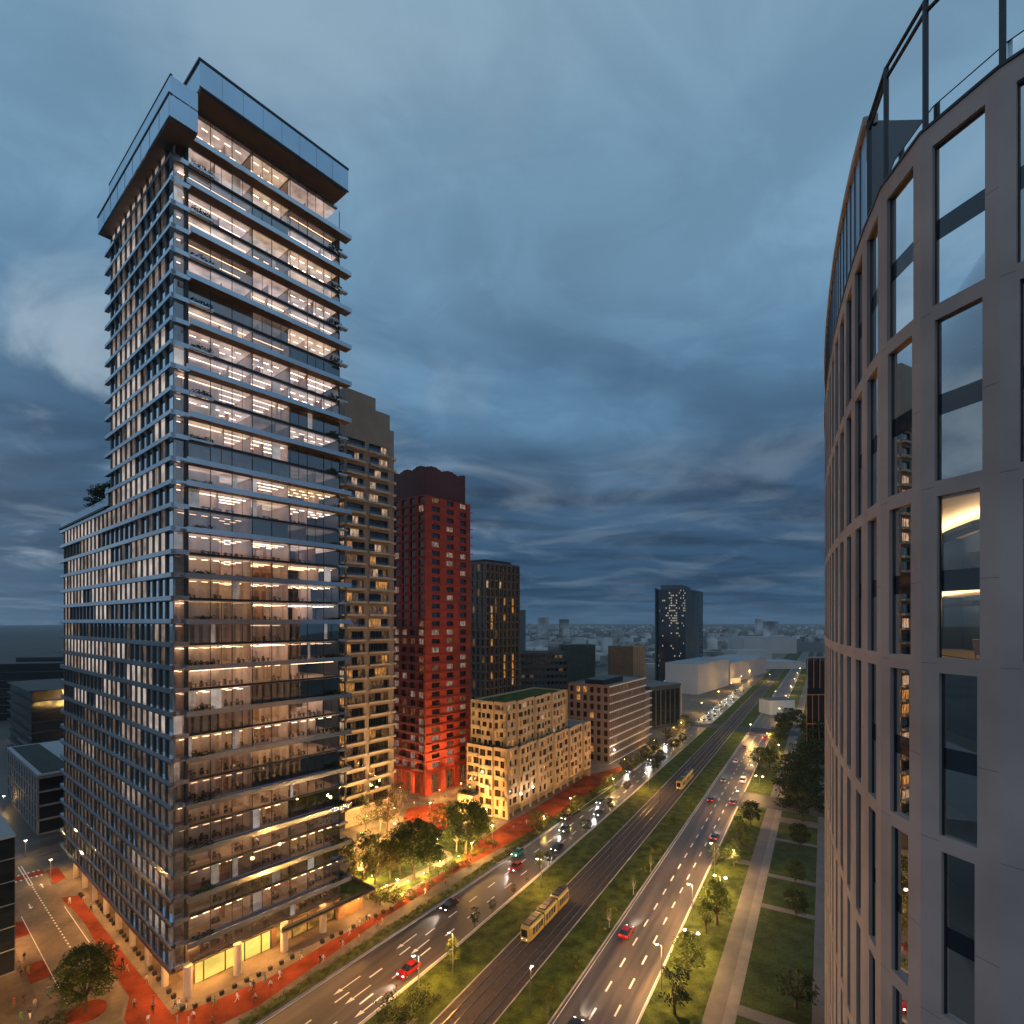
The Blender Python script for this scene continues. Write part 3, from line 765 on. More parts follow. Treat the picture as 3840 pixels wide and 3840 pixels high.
for bi in range(len(pts) - 1):
    A, B = pts[bi], pts[bi + 1]; d = (B - A); ln = d.length; d /= ln
    out_ = Vector((-d.y, d.x))                       # towards the street side (left)
    if out_.x > 0 and False: out_ = -out_
    fr = Fr((A.x, A.y), (d.x, d.y), (out_.x, out_.y))
    for ti in tiers:
        z0 = ZB + ti * T + (0 if ti == -10 else 0); z1 = z0 + T
        if ti == 2: z1 = ZTOP
        if ti == -10: z0 = 0
        pw = (.178 - .024 * ti) * T if ti > -8 else .36 * bl
        pw = max(.11 * T, min(pw, .27 * T))
        a0, a1 = pw / 2, ln - pw / 2
        c0 = ZB + ti * T + .03 * T; c1 = ZB + ti * T + .943 * T
        if ti == -10: c0 = .6
        cell(wall, fr, 0, ln, z0, z1, a0, a1, c0, c1, .20, 0)
        mb = MB(); zs0, zs1 = c0 + .405 * T - .03 * T, c0 + .522 * T - .03 * T
        n = -.20
        gi = 3 if (ti == 0 and NI - 1 <= bi <= NI + 1) else 0
        quad(mb, fr, a0, a1, n, c0, zs0, gi); quad(mb, fr, a0, a1, n, zs1, c1, gi)
        sp = MB(); quad(sp, fr, a0, a1, n - .01, zs0, zs1, 0); sp.box(fr, a0 + .02, a1 - .02, n - .25, n - .05, zs0, zs1, 0)
        mb.box(fr, a0, a0 + .06, n, n + .05, c0, c1, 2); mb.box(fr, a1 - .06, a1, n, n + .05, c0, c1, 2)
        rw.add(mb, (sp, 'spandrel', [M['spandrel']]))
wall.build('stone_frame', [M['facade']], rb)
M['joint'] = pbr('panel_joint', (.10, .085, .08), .9, amt=.1)
jm = MB()
for bi in range(len(pts) - 1):
    A, B = pts[bi], pts[bi + 1]; d = (B - A).normalized(); fr = Fr((A.x, A.y), (d.x, d.y), (-d.y, d.x))
    for ti in tiers[1:]:
        pw = max(.11 * T, min((.178 - .024 * ti) * T, .27 * T)) / 2; zj = ZB + ti * T
        jm.box(fr, .01, pw - .02, .001, .004, zj + .46 * T, zj + .46 * T + .016, 0)
        jm.box(fr, (B - A).length - pw + .02, (B - A).length - .01, .001, .004, zj - .03, zj - .014, 0)
jm.build('facade_joint_pattern', [M['joint']], rb)
M['rglass_clear'] = thin_glass('clear_room_glass', (.90, .91, .91), .07, .008)
rw.finish(rb, [M['rglass'], M['spandrel'], M['darksteel'], M['rglass_clear']], 'window')
# inner storeys: plates and a dark inner wall; the lit rooms sit between them
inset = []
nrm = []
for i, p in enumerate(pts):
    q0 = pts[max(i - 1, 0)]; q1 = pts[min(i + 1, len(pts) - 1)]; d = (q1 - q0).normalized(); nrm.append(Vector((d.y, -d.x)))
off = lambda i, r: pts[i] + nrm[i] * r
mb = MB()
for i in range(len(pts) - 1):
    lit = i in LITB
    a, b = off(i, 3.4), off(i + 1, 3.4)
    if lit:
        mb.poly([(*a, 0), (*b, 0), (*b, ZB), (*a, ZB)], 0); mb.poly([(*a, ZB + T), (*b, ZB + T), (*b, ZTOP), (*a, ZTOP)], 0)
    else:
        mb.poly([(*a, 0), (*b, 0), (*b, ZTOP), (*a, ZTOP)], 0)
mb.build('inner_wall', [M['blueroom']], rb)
mb = MB()
for ti in tiers:
    for zz in ((ZB + ti * T - .25), (ZB + ti * T + .46 * T)):
        if zz < 1: continue
        for i in range(len(pts) - 1):
            P = [off(i, .8), off(i + 1, .8), off(i + 1, 6.3 if i in LITB else 3.5), off(i, 6.3 if i in LITB else 3.5)]
            mb.prism([(p.x, p.y) for p in P], zz - .15, zz + .2, 0)
mb.build('floor_slab', [M['paleceil']], rb)
# the two lit rooms behind the nearest windows
cove = emit('cove_light', (1, .66, .32), 42.0)
mb = MB(); lm = MB()
for i in LITB:
    a, b = off(i, 6.3), off(i + 1, 6.3); mb.poly([(*a, ZB), (*b, ZB), (*b, ZB + T), (*a, ZB + T)], 0)
    for zz in (ZB + .46 * T - .16, ZB + T - .42):
        P = [off(i, 3.9), off(i + 1, 3.9), off(i + 1, 4.1), off(i, 4.1)]
        lm.prism([(p.x, p.y) for p in P], zz - .60, zz - .54, 0)
        P = [off(i, 3.6), off(i + 1, 3.6), off(i + 1, 4.4), off(i, 4.4)]
        mb.prism([(p.x, p.y) for p in P], zz - .68, zz - .62, 0)
        P = [off(i, 3.6), off(i + 1, 3.6), off(i + 1, 3.64), off(i, 3.64)]
        mb.prism([(p.x, p.y) for p in P], zz - .62, zz - .47, 0)
for i, k in ((NI - 2, 0), (NI + 6, 0)):
    a, b = off(i, .9), off(i, 6.3); mb.poly([(*a, ZB), (*b, ZB), (*b, ZB + T), (*a, ZB + T)], 0)
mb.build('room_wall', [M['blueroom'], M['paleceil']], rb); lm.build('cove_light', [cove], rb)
# roof: slab, railing, posts with a double ring rail, tall glass screen on the far part
mb = MB()
for i in range(len(pts) - 1):
    P = [off(i, .1), off(i + 1, .1), off(i + 1, 6.5), off(i, 6.5)]
    mb.prism([(p.x, p.y) for p in P], ZTOP - .9, ZTOP - .25, 0)
mb.build('roof', [M['paving_dark']], rb)
mb = MB()
for i in range(len(pts) - 1):
    P = [off(i, -.06), off(i + 1, -.06), off(i + 1, .5), off(i, .5)]
    mb.prism([(p.x, p.y) for p in P], ZTOP + .01, ZTOP + .12, 0)
mb.build('roof_coping', [M['darksteel']], rb)
SCR = NI + 4                                        # the screen starts here
for i in range(0, SCR - 1):
    a, b = off(i, .55), off(i + 1, .55)
    mb = MB(); mb.poly([(*a, ZTOP + .12), (*b, ZTOP + .12), (*b, ZTOP + 1.2), (*a, ZTOP + 1.2)], 0)
    mb.tube([(*a, ZTOP + 1.2), (*b, ZTOP + 1.2)], .025, 5, 1); mb.build('railing_panel', [M['railglass'], M['darksteel']], rb)
for i in range(0, SCR):
    p = off(i, .22); mb = MB(); mb.tube([(*p, ZTOP), (*p, ZTOP + 5.5)], .11, 8); mb.build('railing_post', [M['darksteel']], rb)
for zz, r in ((ZTOP + 5.5, .22), (ZTOP + 5.02, .22)):
    mb = MB(); mb.tube([(*off(i, r), zz) for i in range(0, SCR + 1)], .09, 6); mb.build('ring_rail', [M['darksteel']], rb)
for i in range(SCR - 1, len(pts) - 1):
    for h in range(2):
        a = off(i, .1) + (off(i + 1, .1) - off(i, .1)) * (h / 2); b = off(i, .1) + (off(i + 1, .1) - off(i, .1)) * ((h + 1) / 2)
        mb = MB(); mb.poly([(*a, ZTOP + .12), (*b, ZTOP + .12), (*b, ZTOP + 5.3), (*a, ZTOP + 5.3)], 0)
        mb.tube([(*b, ZTOP + .12), (*b, ZTOP + 5.3)], .05, 4, 1); mb.build('screen_panel', [M['rscreen'], M['darksteel']], rb)
mb = MB()
for i in range(SCR - 1, len(pts) - 1):
    P = [off(i, -.05), off(i + 1, -.05), off(i + 1, .6), off(i, .6)]
    mb.prism([(p.x, p.y) for p in P], ZTOP + 5.3, ZTOP + 5.75, 0)
mb.build('screen_cap', [M['facade']], rb)
mb = MB()          # dark curved end wall of the roof pavilion
prev = None
for k in range(9):
    f = k / 8; p = off(SCR - 1, .2 + f * 9) + (far_pts[7] - far_pts[5]).normalized() * (2.2 * math.sin(f * 1.6) )
    if prev is not None: mb.poly([(*prev, ZTOP), (*p, ZTOP), (*p, ZTOP + 5.5), (*prev, ZTOP + 5.5)], 0)
    prev = p
mb.build('roof_pavilion_wall', [M['spandrel']], rb)
# furniture that stands in the lit rooms
def lounge_chair(loc, rz, label):
    t = empty('lounge_chair', loc, label, 'chair', 'lounge chairs in the lit corner rooms', rz)
    mb = MB(); mb.box(WORLD, -.38, .38, -.35, .35, .36, .48, 0); mb.build('seat', [M['cushion']], t, local=True)
    mb = MB(); P = [(-.38, .32, .44), (.38, .32, .44), (.38, .62, 1.0), (-.38, .62, 1.0)]
    mb.poly(P); mb.poly([(x, y + .1, z - .03) for x, y, z in reversed(P)])
    for i in range(4): a, b = P[i], P[(i + 1) % 4]; mb.poly([a, b, (b[0], b[1] + .1, b[2] - .03), (a[0], a[1] + .1, a[2] - .03)])
    mb.build('backrest', [M['cushion']], t, local=True)
    for x in (-.36, .36):
        mb = MB(); mb.tube([(x, -.34, .36), (x, -.34, .02), (x, .40, .02), (x, .34, .44)], .015, 5); mb.build('leg', [M['darksteel']], t, local=True)
    return t
M['cushion'] = pbr('cushion', (.34, .26, .22), .9, amt=.15, scale=2)
c0 = (off(NI, 2.0) + off(NI + 1, 2.0)) / 2
q = off(NI, 2.0) * .42 + off(NI + 1, 2.0) * .58
lounge_chair((q.x, q.y, ZB - .05), 2.2, 'beige lounge chair by the lower lit window of the curved building')
lounge_chair((q.x, q.y, ZB + .46 * T + .2), 2.0, 'beige lounge chair by the upper lit window of the curved building')
def pendant(loc, label):
    t = empty('pendant_lamp', loc, label, 'lamp', 'pendant lamps in the lit corner rooms')
    mb = MB()
    mb.tube([(0, 0, 0), (0, 0, -.9)], .012, 5); mb.build('rod', [M['rail']], t, local=True)
    mb = MB()
    for (x, y) in ((-.55, 0), (.55, 0)): mb.tube([(x, y, -.55), (x, y, -1.15)], .03, 6)
    pl_ = bpy.data.lights.new('bulb', 'POINT'); pl_.energy = 90; pl_.color = (1, .68, .36); pl_.shadow_soft_size = .3
    po_ = bpy.data.objects.new('bulb', pl_); C.objects.link(po_); po_.parent = t; po_.location = (0, 0, -.7)
    mb.tube([(-.55, 0, -.9), (.55, 0, -.9)], .025, 6); mb.tube([(-.55, 0, -1.1), (.55, 0, -1.1)], .02, 6); mb.build('frame', [M['lampwhite']], t, local=True)
M['lampwhite'] = emit('lamp_white', (.75, .85, 1), 1.1)
q = off(NI, 2.6) * .75 + off(NI + 1, 2.6) * .25
pendant((q.x, q.y, ZB + .46 * T - .15), 'silver pendant lamp hanging in the lower lit room of the curved building')
pendant((q.x, q.y, ZB + T - .4), 'silver pendant lamp hanging in the upper lit room of the curved building')
# ------------------------------------------------------------------ beige balcony tower
M['beige'] = pbr('beige_render', (.27, .205, .155), .8, amt=.08, scale=.2)
M['beigepale'] = pbr('pale_balcony_edge', (.40, .32, .24), .7, amt=.08, scale=.3)
M['dglass'] = dark_glass('dark_window')
M['dglassb'] = dark_glass('blue_window', (.02, .03, .04), .05, 1.0)
M['lit_o'] = lit_window('amber_room', (1, .42, .10), .62, .8)
M['lit_w'] = lit_window('warm_room', (1, .62, .36), .62, .7)
M['lit_p'] = lit_window('pale_room', (1, .68, .50), .27, .7)
M['lit_d'] = lit_window('dim_room', (1, .50, .20), .14, .9)
M['balglass'] = thin_glass('balcony_glass', (.75, .8, .8), .14, .02)
M['frame'] = pbr('window_frame', (.05, .045, .042), .5, amt=.1, scale=1)
brd = random.Random(21)
bt = empty('balcony_tower', (-56.2, 180, 0), 'beige apartment tower with stepped blank top and staggered glazed balconies', 'building')
BO = (-56.2, 180.0)
BFr = Fr(BO, T_A, (.770, -.638)); BLf = Fr(BO, T_B, (-.638, -.770)); BIn = Fr(BO, T_A, T_B)
bw = Wins(); wall = MB()
WM = [M['dglass'], M['dglassb'], M['lit_o'], M['lit_w'], M['lit_d'], M['frame']]
FLB, NB, ZB0 = 4.40, 29, 5.6
for k in range(NB + 1):
    z = ZB0 + k * FLB
    sh = (.5 if k % 2 else 0)
    for (u0, u1, a0, a1) in ((0, 8.6, .7 - .3 * sh, 7.8 - sh), (8.6, 20.3, 9.5 + sh * .9, 17.6 + sh * .8)):
        if k == NB:
            quad(wall, BFr, u0, u1, 0, z, z + FLB, 0); continue
        cell(wall, BFr, u0, u1, z, z + FLB, a0, a1, z + .75, z + 3.75, .9, 0)
        cuts = sorted([a0, a1] + [a0 + (a1 - a0) * f for f in ((.38, .70) if k % 3 else (.30, .55, .80))])
        for a, b in zip(cuts, cuts[1:]):
            r = brd.random()
            mi = 0
            if z > 96: mi = 1 if r < .7 else 3
            elif z > 40: mi = 2 if r < .23 else (4 if r < .58 else (3 if r < .59 else 0))
            else: mi = 2 if r < .05 else (4 if r < .30 else 0)
            bw.add(pane(BFr, a + .04, b - .04, -.9, z + .75, z + 3.75, mi, 1 if b - a > 2 else 0, 5, .04))
        e = MB(); e.box(BFr, a0 - .6, a1 + .25, -.05 + .05, 1.05, z + .25, z + .62, 0); e.box(BFr, a0 - .6, a1 + .25, .95, 1.05, z + .62, z + .95, 0)
        bo_ = e.build('balcony', [M['beigepale']], bt)
        g = MB(); quad(g, BFr, a0 - .5, a1 + .2, 1.0, z + .95, z + 1.75, 0); g.build('balcony_rail', [M['balglass']], bo_)
quad(wall, BFr, 0, 20.3, 0, 0, ZB0, 0)
top0 = ZB0 + (NB + 1) * FLB
wall.box(BIn, 0, 12.3, .02, 20, top0, 149, 0); wall.box(BIn, 12.3, 18.5, .02, 20, top0, 144.8, 0); wall.box(BIn, 18.5, 20.3, .02, 20, top0, 139.5, 0)
for k in range(NB + 1):
    z = ZB0 + k * FLB
    if k == NB: quad(wall, BLf, 0, 20, 0, z, z + FLB, 0); break
    for a in (0, 6.6, 13.2):
        cell(wall, BLf, a, a + 6.8, z, z + FLB, a + .8, a + 5.6, z + .8, z + 3.7, .5, 0)
        r = brd.random()
        bw.add(pane(BLf, a + .8, a + 5.6, -.5, z + .8, z + 3.7, 3 if r < .3 else (2 if r < .55 and z < 110 else 1), 2, 5, .05))
    e = MB(); e.box(BLf, .2, 6.0, 0, 1.1, z + .2, z + .9, 0); e.build('balcony', [M['beigepale']], bt)
wall.box(BIn, 20.0, 20.28, .05, 20, 0, 139, 0); wall.box(BIn, .1, 20, 19.8, 20, 0, 139, 0); quad(wall, BLf, 0, 20, 0, 0, ZB0, 0)
wall.build('wall', [M['beige']], bt)
bw.finish(bt, WM)
# rounded balconies that wrap the far corner
for k in range(2, 29):
    z = ZB0 + k * FLB; mb = MB(); c = BFr.p(20.2, -.6, 0)
    mb.tube([(c[0], c[1], z + .2), (c[0], c[1], z + .85)], 1.35, 14); mb.build('corner_balcony', [M['beigepale']], bt)

# ------------------------------------------------------------------ red tower
M['red'] = pbr('red_painted_concrete', (.28, .030, .012), .65, amt=.18, scale=.15)
M['reddark'] = pbr('dark_red_cladding', (.065, .012, .014), .6, amt=.12, scale=.15)
rt = empty('red_tower', (-34.5, 213, 0), 'slender red concrete tower with a dark scalloped crown and square windows', 'skyscraper')
RO = (-34.5, 213.0)
RFr = Fr(RO, T_A, (.770, -.638)); RLf = Fr(RO, T_B, (-.638, -.770)); RIn = Fr(RO, T_A, T_B)
rwn = Wins(); wall = MB(); FLR, NR, ZR0 = 3.58, 31, 9.8
WM = [M['dglass'], M['dglassb'], M['lit_p'], M['lit_w'], M['frame'], M['lit_d']]
rr = random.Random(31)
for k in range(NR):
    z = ZR0 + k * FLR
    for (u0, u1, a0, a1) in ((0, 9.0, 3.4, 7.8), (9.0, 17.2, 11.6, 15.6), (17.2, 25.6, 19.4, 23.2)):
        cell(wall, RFr, u0, u1, z, z + FLR, a0, a1, z + .95, z + 3.0, .7, 0)
        r = rr.random(); hi = z > 70
        mi = 1 if hi else 0
        if u0 > 0 and r < (.22 if hi else .28): mi = 2
        elif u0 == 0 and r < (.03 if hi else .38): mi = 2
        elif r > .92: mi = 5
        rwn.add(pane(RFr, a0, a1, -.7, z + .95, z + 3.0, mi, 1, 4, .05))
    for i in range(4):
        a = i * 5.2
        cell(wall, RLf, a, a + 5.2, z, z + FLR, a + 1.3, a + 4.6, z + .5, z + 3.1, .7, 0)
        r = rr.random(); mi = 1
        if z < 70: mi = 2 if r < .26 else (5 if r < .5 else 0)
        elif r < .08: mi = 2
        rwn.add(pane(RLf, a + 1.3, a + 4.6, -.7, z + .5, z + 3.1, mi, 1, 4, .08))
    e = MB(); e.box(RFr, 17.4, 26.9, 0, .5, z - .12, z + .14, 0); e.box(RFr, 0.05, 17.4, 0, .22, z - .10, z + .12, 0); e.build('storey_ledge', [M['red']], rt)
    e = MB(); e.box(RLf, .9, 20.6, 0, .9 if z < 70 else .3, z - .12, z + .12, 0)
    if z < 70: e.box(RLf, 1.0, 20.6, .82, .9, z + .12, z + .95, 0)
    e.build('balcony', [M['reddark']], rt)
# tall arched base
for fr, spans in ((RFr, ((0, 9.0, 3.0, 8.0), (9.0, 17.2, 11.0, 16.0), (17.2, 25.6, 19.0, 24.0))), (RLf, ((0, 6.9, 2.6, 6.2), (6.9, 13.8, 8.6, 12.6), (13.8, 20.8, 15.2, 19.4)))):
    for u0, u1, a0, a1 in spans:
        cell(wall, fr, u0, u1, 0, ZR0, a0, a1, .2, 8.2, 1.2, 0)
        rwn.add(pane(fr, a0, a1, -1.2, .2, 8.2, 5, 2, 4, .08))
        e = MB(); e.box(fr, a0 - .5, a0, .02, .35, 0, 8.9, 0); e.box(fr, a1, a1 + .5, .02, .35, 0, 8.9, 0); e.box(fr, a0 - .5, a1 + .5, .02, .35, 8.3, 8.9, 0); e.build('base_pier', [M['red']], rt)
ztop = ZR0 + NR * FLR
wall.box(RIn, 25.3, 25.6, .05, 20.8, 0, ztop, 0); wall.box(RIn, .05, 25.3, 20.5, 20.8, 0, ztop, 0); wall.box(RIn, .05, 25.55, .05, 20.75, ztop - .3, ztop, 0)
wall.build('wall', [M['red']], rt)
# crown with its stepped wavy edge: highest at the corner, sinking to both sides
mb = MB()
prof = lambda u, L: 132.4 - .55 * math.floor(5 * (u / L)) * 1.0
for fr, L in ((RFr, 22.5), (RLf, 20.8)):
    n = 40
    for i in range(n):
        u0, u1 = L * i / n, L * (i + 1) / n
        h = lambda u: 131.6 + .5 * math.floor(2.4 * abs(math.sin(u / L * math.pi * 2.5)) + .3)
        mb.poly([fr.p(u0, -.05, ztop), fr.p(u1, -.05, ztop), fr.p(u1, -.05, h(u1)), fr.p(u0, -.05, h(u0))])
        mb.poly([fr.p(u0, -.6, ztop), fr.p(u1, -.6, ztop), fr.p(u1, -.6, h(u1)), fr.p(u0, -.6, h(u0))])
        mb.poly([fr.p(u0, -.05, h(u0)), fr.p(u1, -.05, h(u1)), fr.p(u1, -.6, h(u1)), fr.p(u0, -.6, h(u0))])
mb.box(RIn, 22.2, 22.5, .05, 20.7, ztop, 131.5, 0)
mb.box(RFr, .3, 22.2, .0, .25, ztop - .2, ztop + .2, 0)
mb.build('crown', [M['reddark']], rt)
rwn.finish(rt, WM)

# ------------------------------------------------------------------ generic gridded block
def block(name, label, O, A, B, L, D, z0, floors, fh, matwall, cells, winmats, pick, rev=.35, lw=None, sill=.9, head=.55, rooftop=.8, roofmat='paving_dark', ncl=None, mull=0, cat='building', band=None):
    """box building seen on two faces: along A (front) and along B (side); cells = bays on the front"""
    t = empty(name, (O[0], O[1], z0), label, cat)
    f1 = Fr(O, A, (-B[0], -B[1])); f2 = Fr(O, B, (-A[0], -A[1])); fi = Fr(O, A, B)
    wn = Wins(); wall = MB(); lw = lw or .62
    for fr, ln, nc, fid in ((f1, L, cells, 0), (f2, D, ncl or max(2, int(cells * D / L)), 1)):
        cw = ln / nc
        for k in range(floors):
            z = z0 + k * fh
            for i in range(nc):
                a0 = i * cw + cw * (1 - lw) / 2; a1 = a0 + cw * lw
                cell(wall, fr, i * cw, (i + 1) * cw, z, z + fh, a0, a1, z + sill, z + fh - head, rev, 0)
                wn.add(pane(fr, a0, a1, -rev, z + sill, z + fh - head, pick(fid, k, i), mull, len(winmats) - 1, .05))
    zt = z0 + floors * fh
    wall.box(fi, .02, L - .02, .02, D - .02, zt - .25, zt - .02, 1)
    for (a, b, c, d) in ((0, L, 0, .3), (0, .3, .3, D), (L - .3, L, .3, D), (.3, L - .3, D - .3, D)): wall.box(fi, a, b, c, d, zt, zt + rooftop, 0)
    wall.box(fi, L - .1, L, .02, D, z0, zt - .03, 0); wall.box(fi, .02, L - .1, D - .1, D, z0, zt - .03, 0)
    if z0 > .5: wall.box(fi, .02, L - .02, .02, D - .02, z0 + .02, z0 + .1, 0)
    wall.build('wall', [matwall, M[roofmat]], t)
    wn.finish(t, winmats)
    if band:
        for k in range(floors + 1):
            e = MB(); e.box(f1, -.1, L + .1, .01, band[1], z0 + k * fh - band[2], z0 + k * fh + band[2], 0); e.build('ledge', [band[0]], t)
    return t, f1, f2, fi

# bronze tower beyond the red one
M['bronze'] = pbr('bronze_cladding', (.13, .095, .065), .5, .2, amt=.15, scale=.2)
WM = [M['dglass'], M['dglassb'], M['lit_o'], M['lit_w'], M['lit_d'], M['frame']]
rq = random.Random(41)
def pick_bronze(f, k, i):
    r = rq.random()
    if f == 1: return 4 if r < .2 else 1
    if k > 20: return 3 if r < .03 else 1
    if i in (1, 4, 6): return 2 if r < .38 else (3 if r < .48 else 1)
    return 4 if r < .10 else 1
t, f1, f2, fi = block('bronze_tower', 'dark bronze apartment tower with vertical ribs and scattered amber windows', (-13.0, 260.0), T_A, T_B, 26, 16, 0, 24, 4.1, M['bronze'], 8, WM, pick_bronze, .5, lw=.6, sill=.45, head=.35, ncl=5)
for i in range(9):
    e = MB(); e.box(f1, i * 3.25 - .22 + (.22 if i == 0 else 0), i * 3.25 + .22, .01, .55, 1, 98.6, 0); e.build('facade_rib', [M['bronze']], t)
for k in range(0, 24, 2):
    e = MB(); e.box(f1, 21, 27.2, .56, .95, k * 4.1 + 3.9, k * 4.1 + 4.2, 0); e.build('ledge', [M['bronze']], t)
e = MB(); e.box(fi, 2, 22, 2, 12, 98.9, 100.6, 0); e.build('roof_plant', [M['darksteel']], t)

# cream block in two tiers
M['cream'] = pbr('cream_brick', (.50, .355, .205), .8, amt=.08, scale=.3)
M['creamdark'] = pbr('tan_brick', (.40, .29, .18), .8, amt=.1, scale=.3)
CA, CB = (.556, .831), (-.831, .556); CO = (-1.5, 188.0)
ct = empty('cream_block', (-1.5, 188, 0), 'cream brick apartment block in two stepped tiers with bay windows and a planted terrace', 'building')
CF = Fr(CO, CA, (.831, -.556)); CL = Fr(CO, CB, (-.556, -.831)); CI = Fr(CO, CA, CB)
cw_ = Wins(); wall = MB();
M['brownglass'] = dark_glass('brown_window', (.035, .018, .010), .10, .6)
WM = [M['brownglass'], M['lit_o'], M['lit_w'], M['lit_d'], M['frame']]
cr = random.Random(51)
def tier(o, A, nrm, L, z0, nf, fh, nb, jog, litp, bal=True):
    """street face as a saw of projecting bays"""
    bwid = L / nb
    for b in range(nb):
        off_ = jog * (b % 2)
        fr = Fr((o[0] + nrm[0] * off_, o[1] + nrm[1] * off_), A, nrm)
        u0, u1 = b * bwid, (b + 1) * bwid
        for s in (u0, u1):
            if jog: wall.poly([fr.p(s, 0, z0), fr.p(s, -jog - .3, z0), fr.p(s, -jog - .3, z0 + nf * fh), fr.p(s, 0, z0 + nf * fh)], 0)
        for k in range(nf):
            z = z0 + k * fh; m = (u0 + u1) / 2 + (.6 if k % 2 else -.4)
            for (p, q) in ((u0, m), (m, u1)):
                w_ = q - p; fa, fb = cr.choice(((.12, .88), (.12, .88), (.10, .58), (.42, .90), (.2, .8))); a0, a1 = p + w_ * fa, p + w_ * fb
                c0, c1 = z + (.95 if cr.random() < .6 else .5), z + fh - .5
                cell(wall, fr, p, q, z, z + fh, a0, a1, c0, c1, .35, 0)
                r = cr.random()
                mi = 1 if r < litp else (2 if r < litp * 1.4 else (3 if r < litp * 4 else 0))
                cw_.add(pane(fr, a0, a1, -.35, c0, c1, mi, 1, 4, .05))
            if bal and (k + b) % 2 == 0 and k > 0:
                e = MB(); e.box(fr, u0 + bwid * .12, u0 + bwid * .55, .01, .75, z - .1, z + 1.0, 0); e.build('balcony', [M['cream']], ct)
        wall.poly([fr.p(u0, 0, z0 + nf * fh), fr.p(u1, 0, z0 + nf * fh), fr.p(u1, -1.5, z0 + nf * fh), fr.p(u0, -1.5, z0 + nf * fh)], 0)
        for s0, s1, n0, n1 in ((u0 + .01, u1 - .01, -.25, 0),): wall.box(fr, s0, s1, n0, n1, z0 + nf * fh + .004, z0 + nf * fh + .7, 0)
tier(CO, CA, (.831, -.556), 65, 4.2, 6, 3.35, 10, 1.1, .05)
tier(CO, CB, (-.556, -.831), 18.4, 0.0, 7, 3.47, 3, .8, .03)
ZU = 24.3
uo = CI.p(1.6, 1.8, 0); uo = (uo[0], uo[1])
tier(uo, CA, (.831, -.556), 45, ZU, 5, 3.2, 7, 1.0, .08)
tier(uo, CB, (-.556, -.831), 16, ZU, 5, 3.2, 3, .7, .03)
wall.box(CI, .4, 65, .4, 18.4, ZU - .35, ZU - .05, 1); wall.box(CI, 1.9, 46.4, 2.2, 17.6, ZU + 16 - .3, ZU + 16 - .02, 2)
wall.box(CI, 64.7, 65, -.9, 18.4, 0, ZU + .6, 0); wall.box(CI, .4, 64.7, 18.1, 18.4, 0, ZU, 0)
wall.box(CI, 46.4, 46.7, 1.0, 17.6, ZU, ZU + 16.6, 0); wall.box(CI, 1.9, 46.4, 17.3, 17.6, ZU, ZU + 16.6, 0)
# ground floor set back under the long side
wall.box(CI, 2.6, 65, 2.8, 3.0, 0, 4.15, 3); wall.box(CI, .2, 65, .2, 3, 4.0, 4.19, 0)
wall.build('wall', [M['cream'], M['paving_dark'], M['grass'], M['creamdark']], ct)
cw_.finish(ct, WM)
for u in range(4, 64, 6):
    e = MB(); e.box(CI, u, u + .6, .5, 1.1, 0, 4.0, 0); e.build('pillar', [M['cream']], ct)
e = MB(); e.box(CI, -4.0, -.9, 12.5, 19.5, 0, 7.2, 0); e.build('entrance_wing', [M['cream']], ct)
e = MB()
for q in range(30):
    clump(e, CI.p(-2.4 + cr.uniform(-1.2, 1.2), 16 + cr.uniform(-3, 3), 7.5), 1, 1, .7, 20, .3, cr)
tag(e.build('roof_shrub', [M['leafdark']]), 'dark shrubs on the roof of the small wing beside the cream block', 'shrub')
e = MB()
for q in range(110):
    u = cr.uniform(0, 47) if q < 70 else .6
    v = .8 if q < 70 else cr.uniform(.5, 17)
    if q < 70 and cr.random() < .25: continue
    clump(e, CI.p(u, v - (.3 if q < 70 else 0), ZU + .6), .9, .5, cr.uniform(.4, .8), 18, .25, cr)
tag(e.build('terrace_hedge', [M['leafdark']]), 'dark planting along the terrace of the cream apartment block', 'hedge')
M['wallwhite'] = emit('white_lamp', (1, .90, .78), 30)

# white banded block
M['rose'] = pbr('rose_brick', (.22, .155, .12), .8, amt=.1, scale=.3)
M['bandwhite'] = pbr('white_band', (.80, .72, .64), .7, amt=.08, scale=.3)
WM = [M['brownglass'], M['lit_o'], M['lit_w'], M['lit_d'], M['frame']]
wr = random.Random(61)
WO = (47.6, 262.0)
t, f1, f2, fi = block('banded_block', 'brick office block with white horizontal bands and a stepped end', WO, CA, CB, 51, 22.4, 0, 9, 4.2, M['rose'], 22, WM,
    lambda f, k, i: (1 if wr.random() < .10 else 0) if f else (1 if wr.random() < .02 else (3 if wr.random() < .2 else 0)), .4, lw=.55, sill=.8, head=.6, ncl=6, band=(M['bandwhite'], .55, .25))
e = MB(); e.box(fi, 51, 61, 1, 20, 0, 29.6, 0); e.build('lower_wing', [M['rose']], t)
for k in range(1, 8):
    e = MB(); e.box(f1, 51.2, 61.3, -.95, .4, k * 4.2 - .25, k * 4.2 + .25, 0); e.build('ledge', [M['bandwhite']], t)
e = MB(); e.box(fi, 4, 30, 5, 15, 37.9, 40.5, 0); e.build('roof_plant', [M['darksteel']], t)

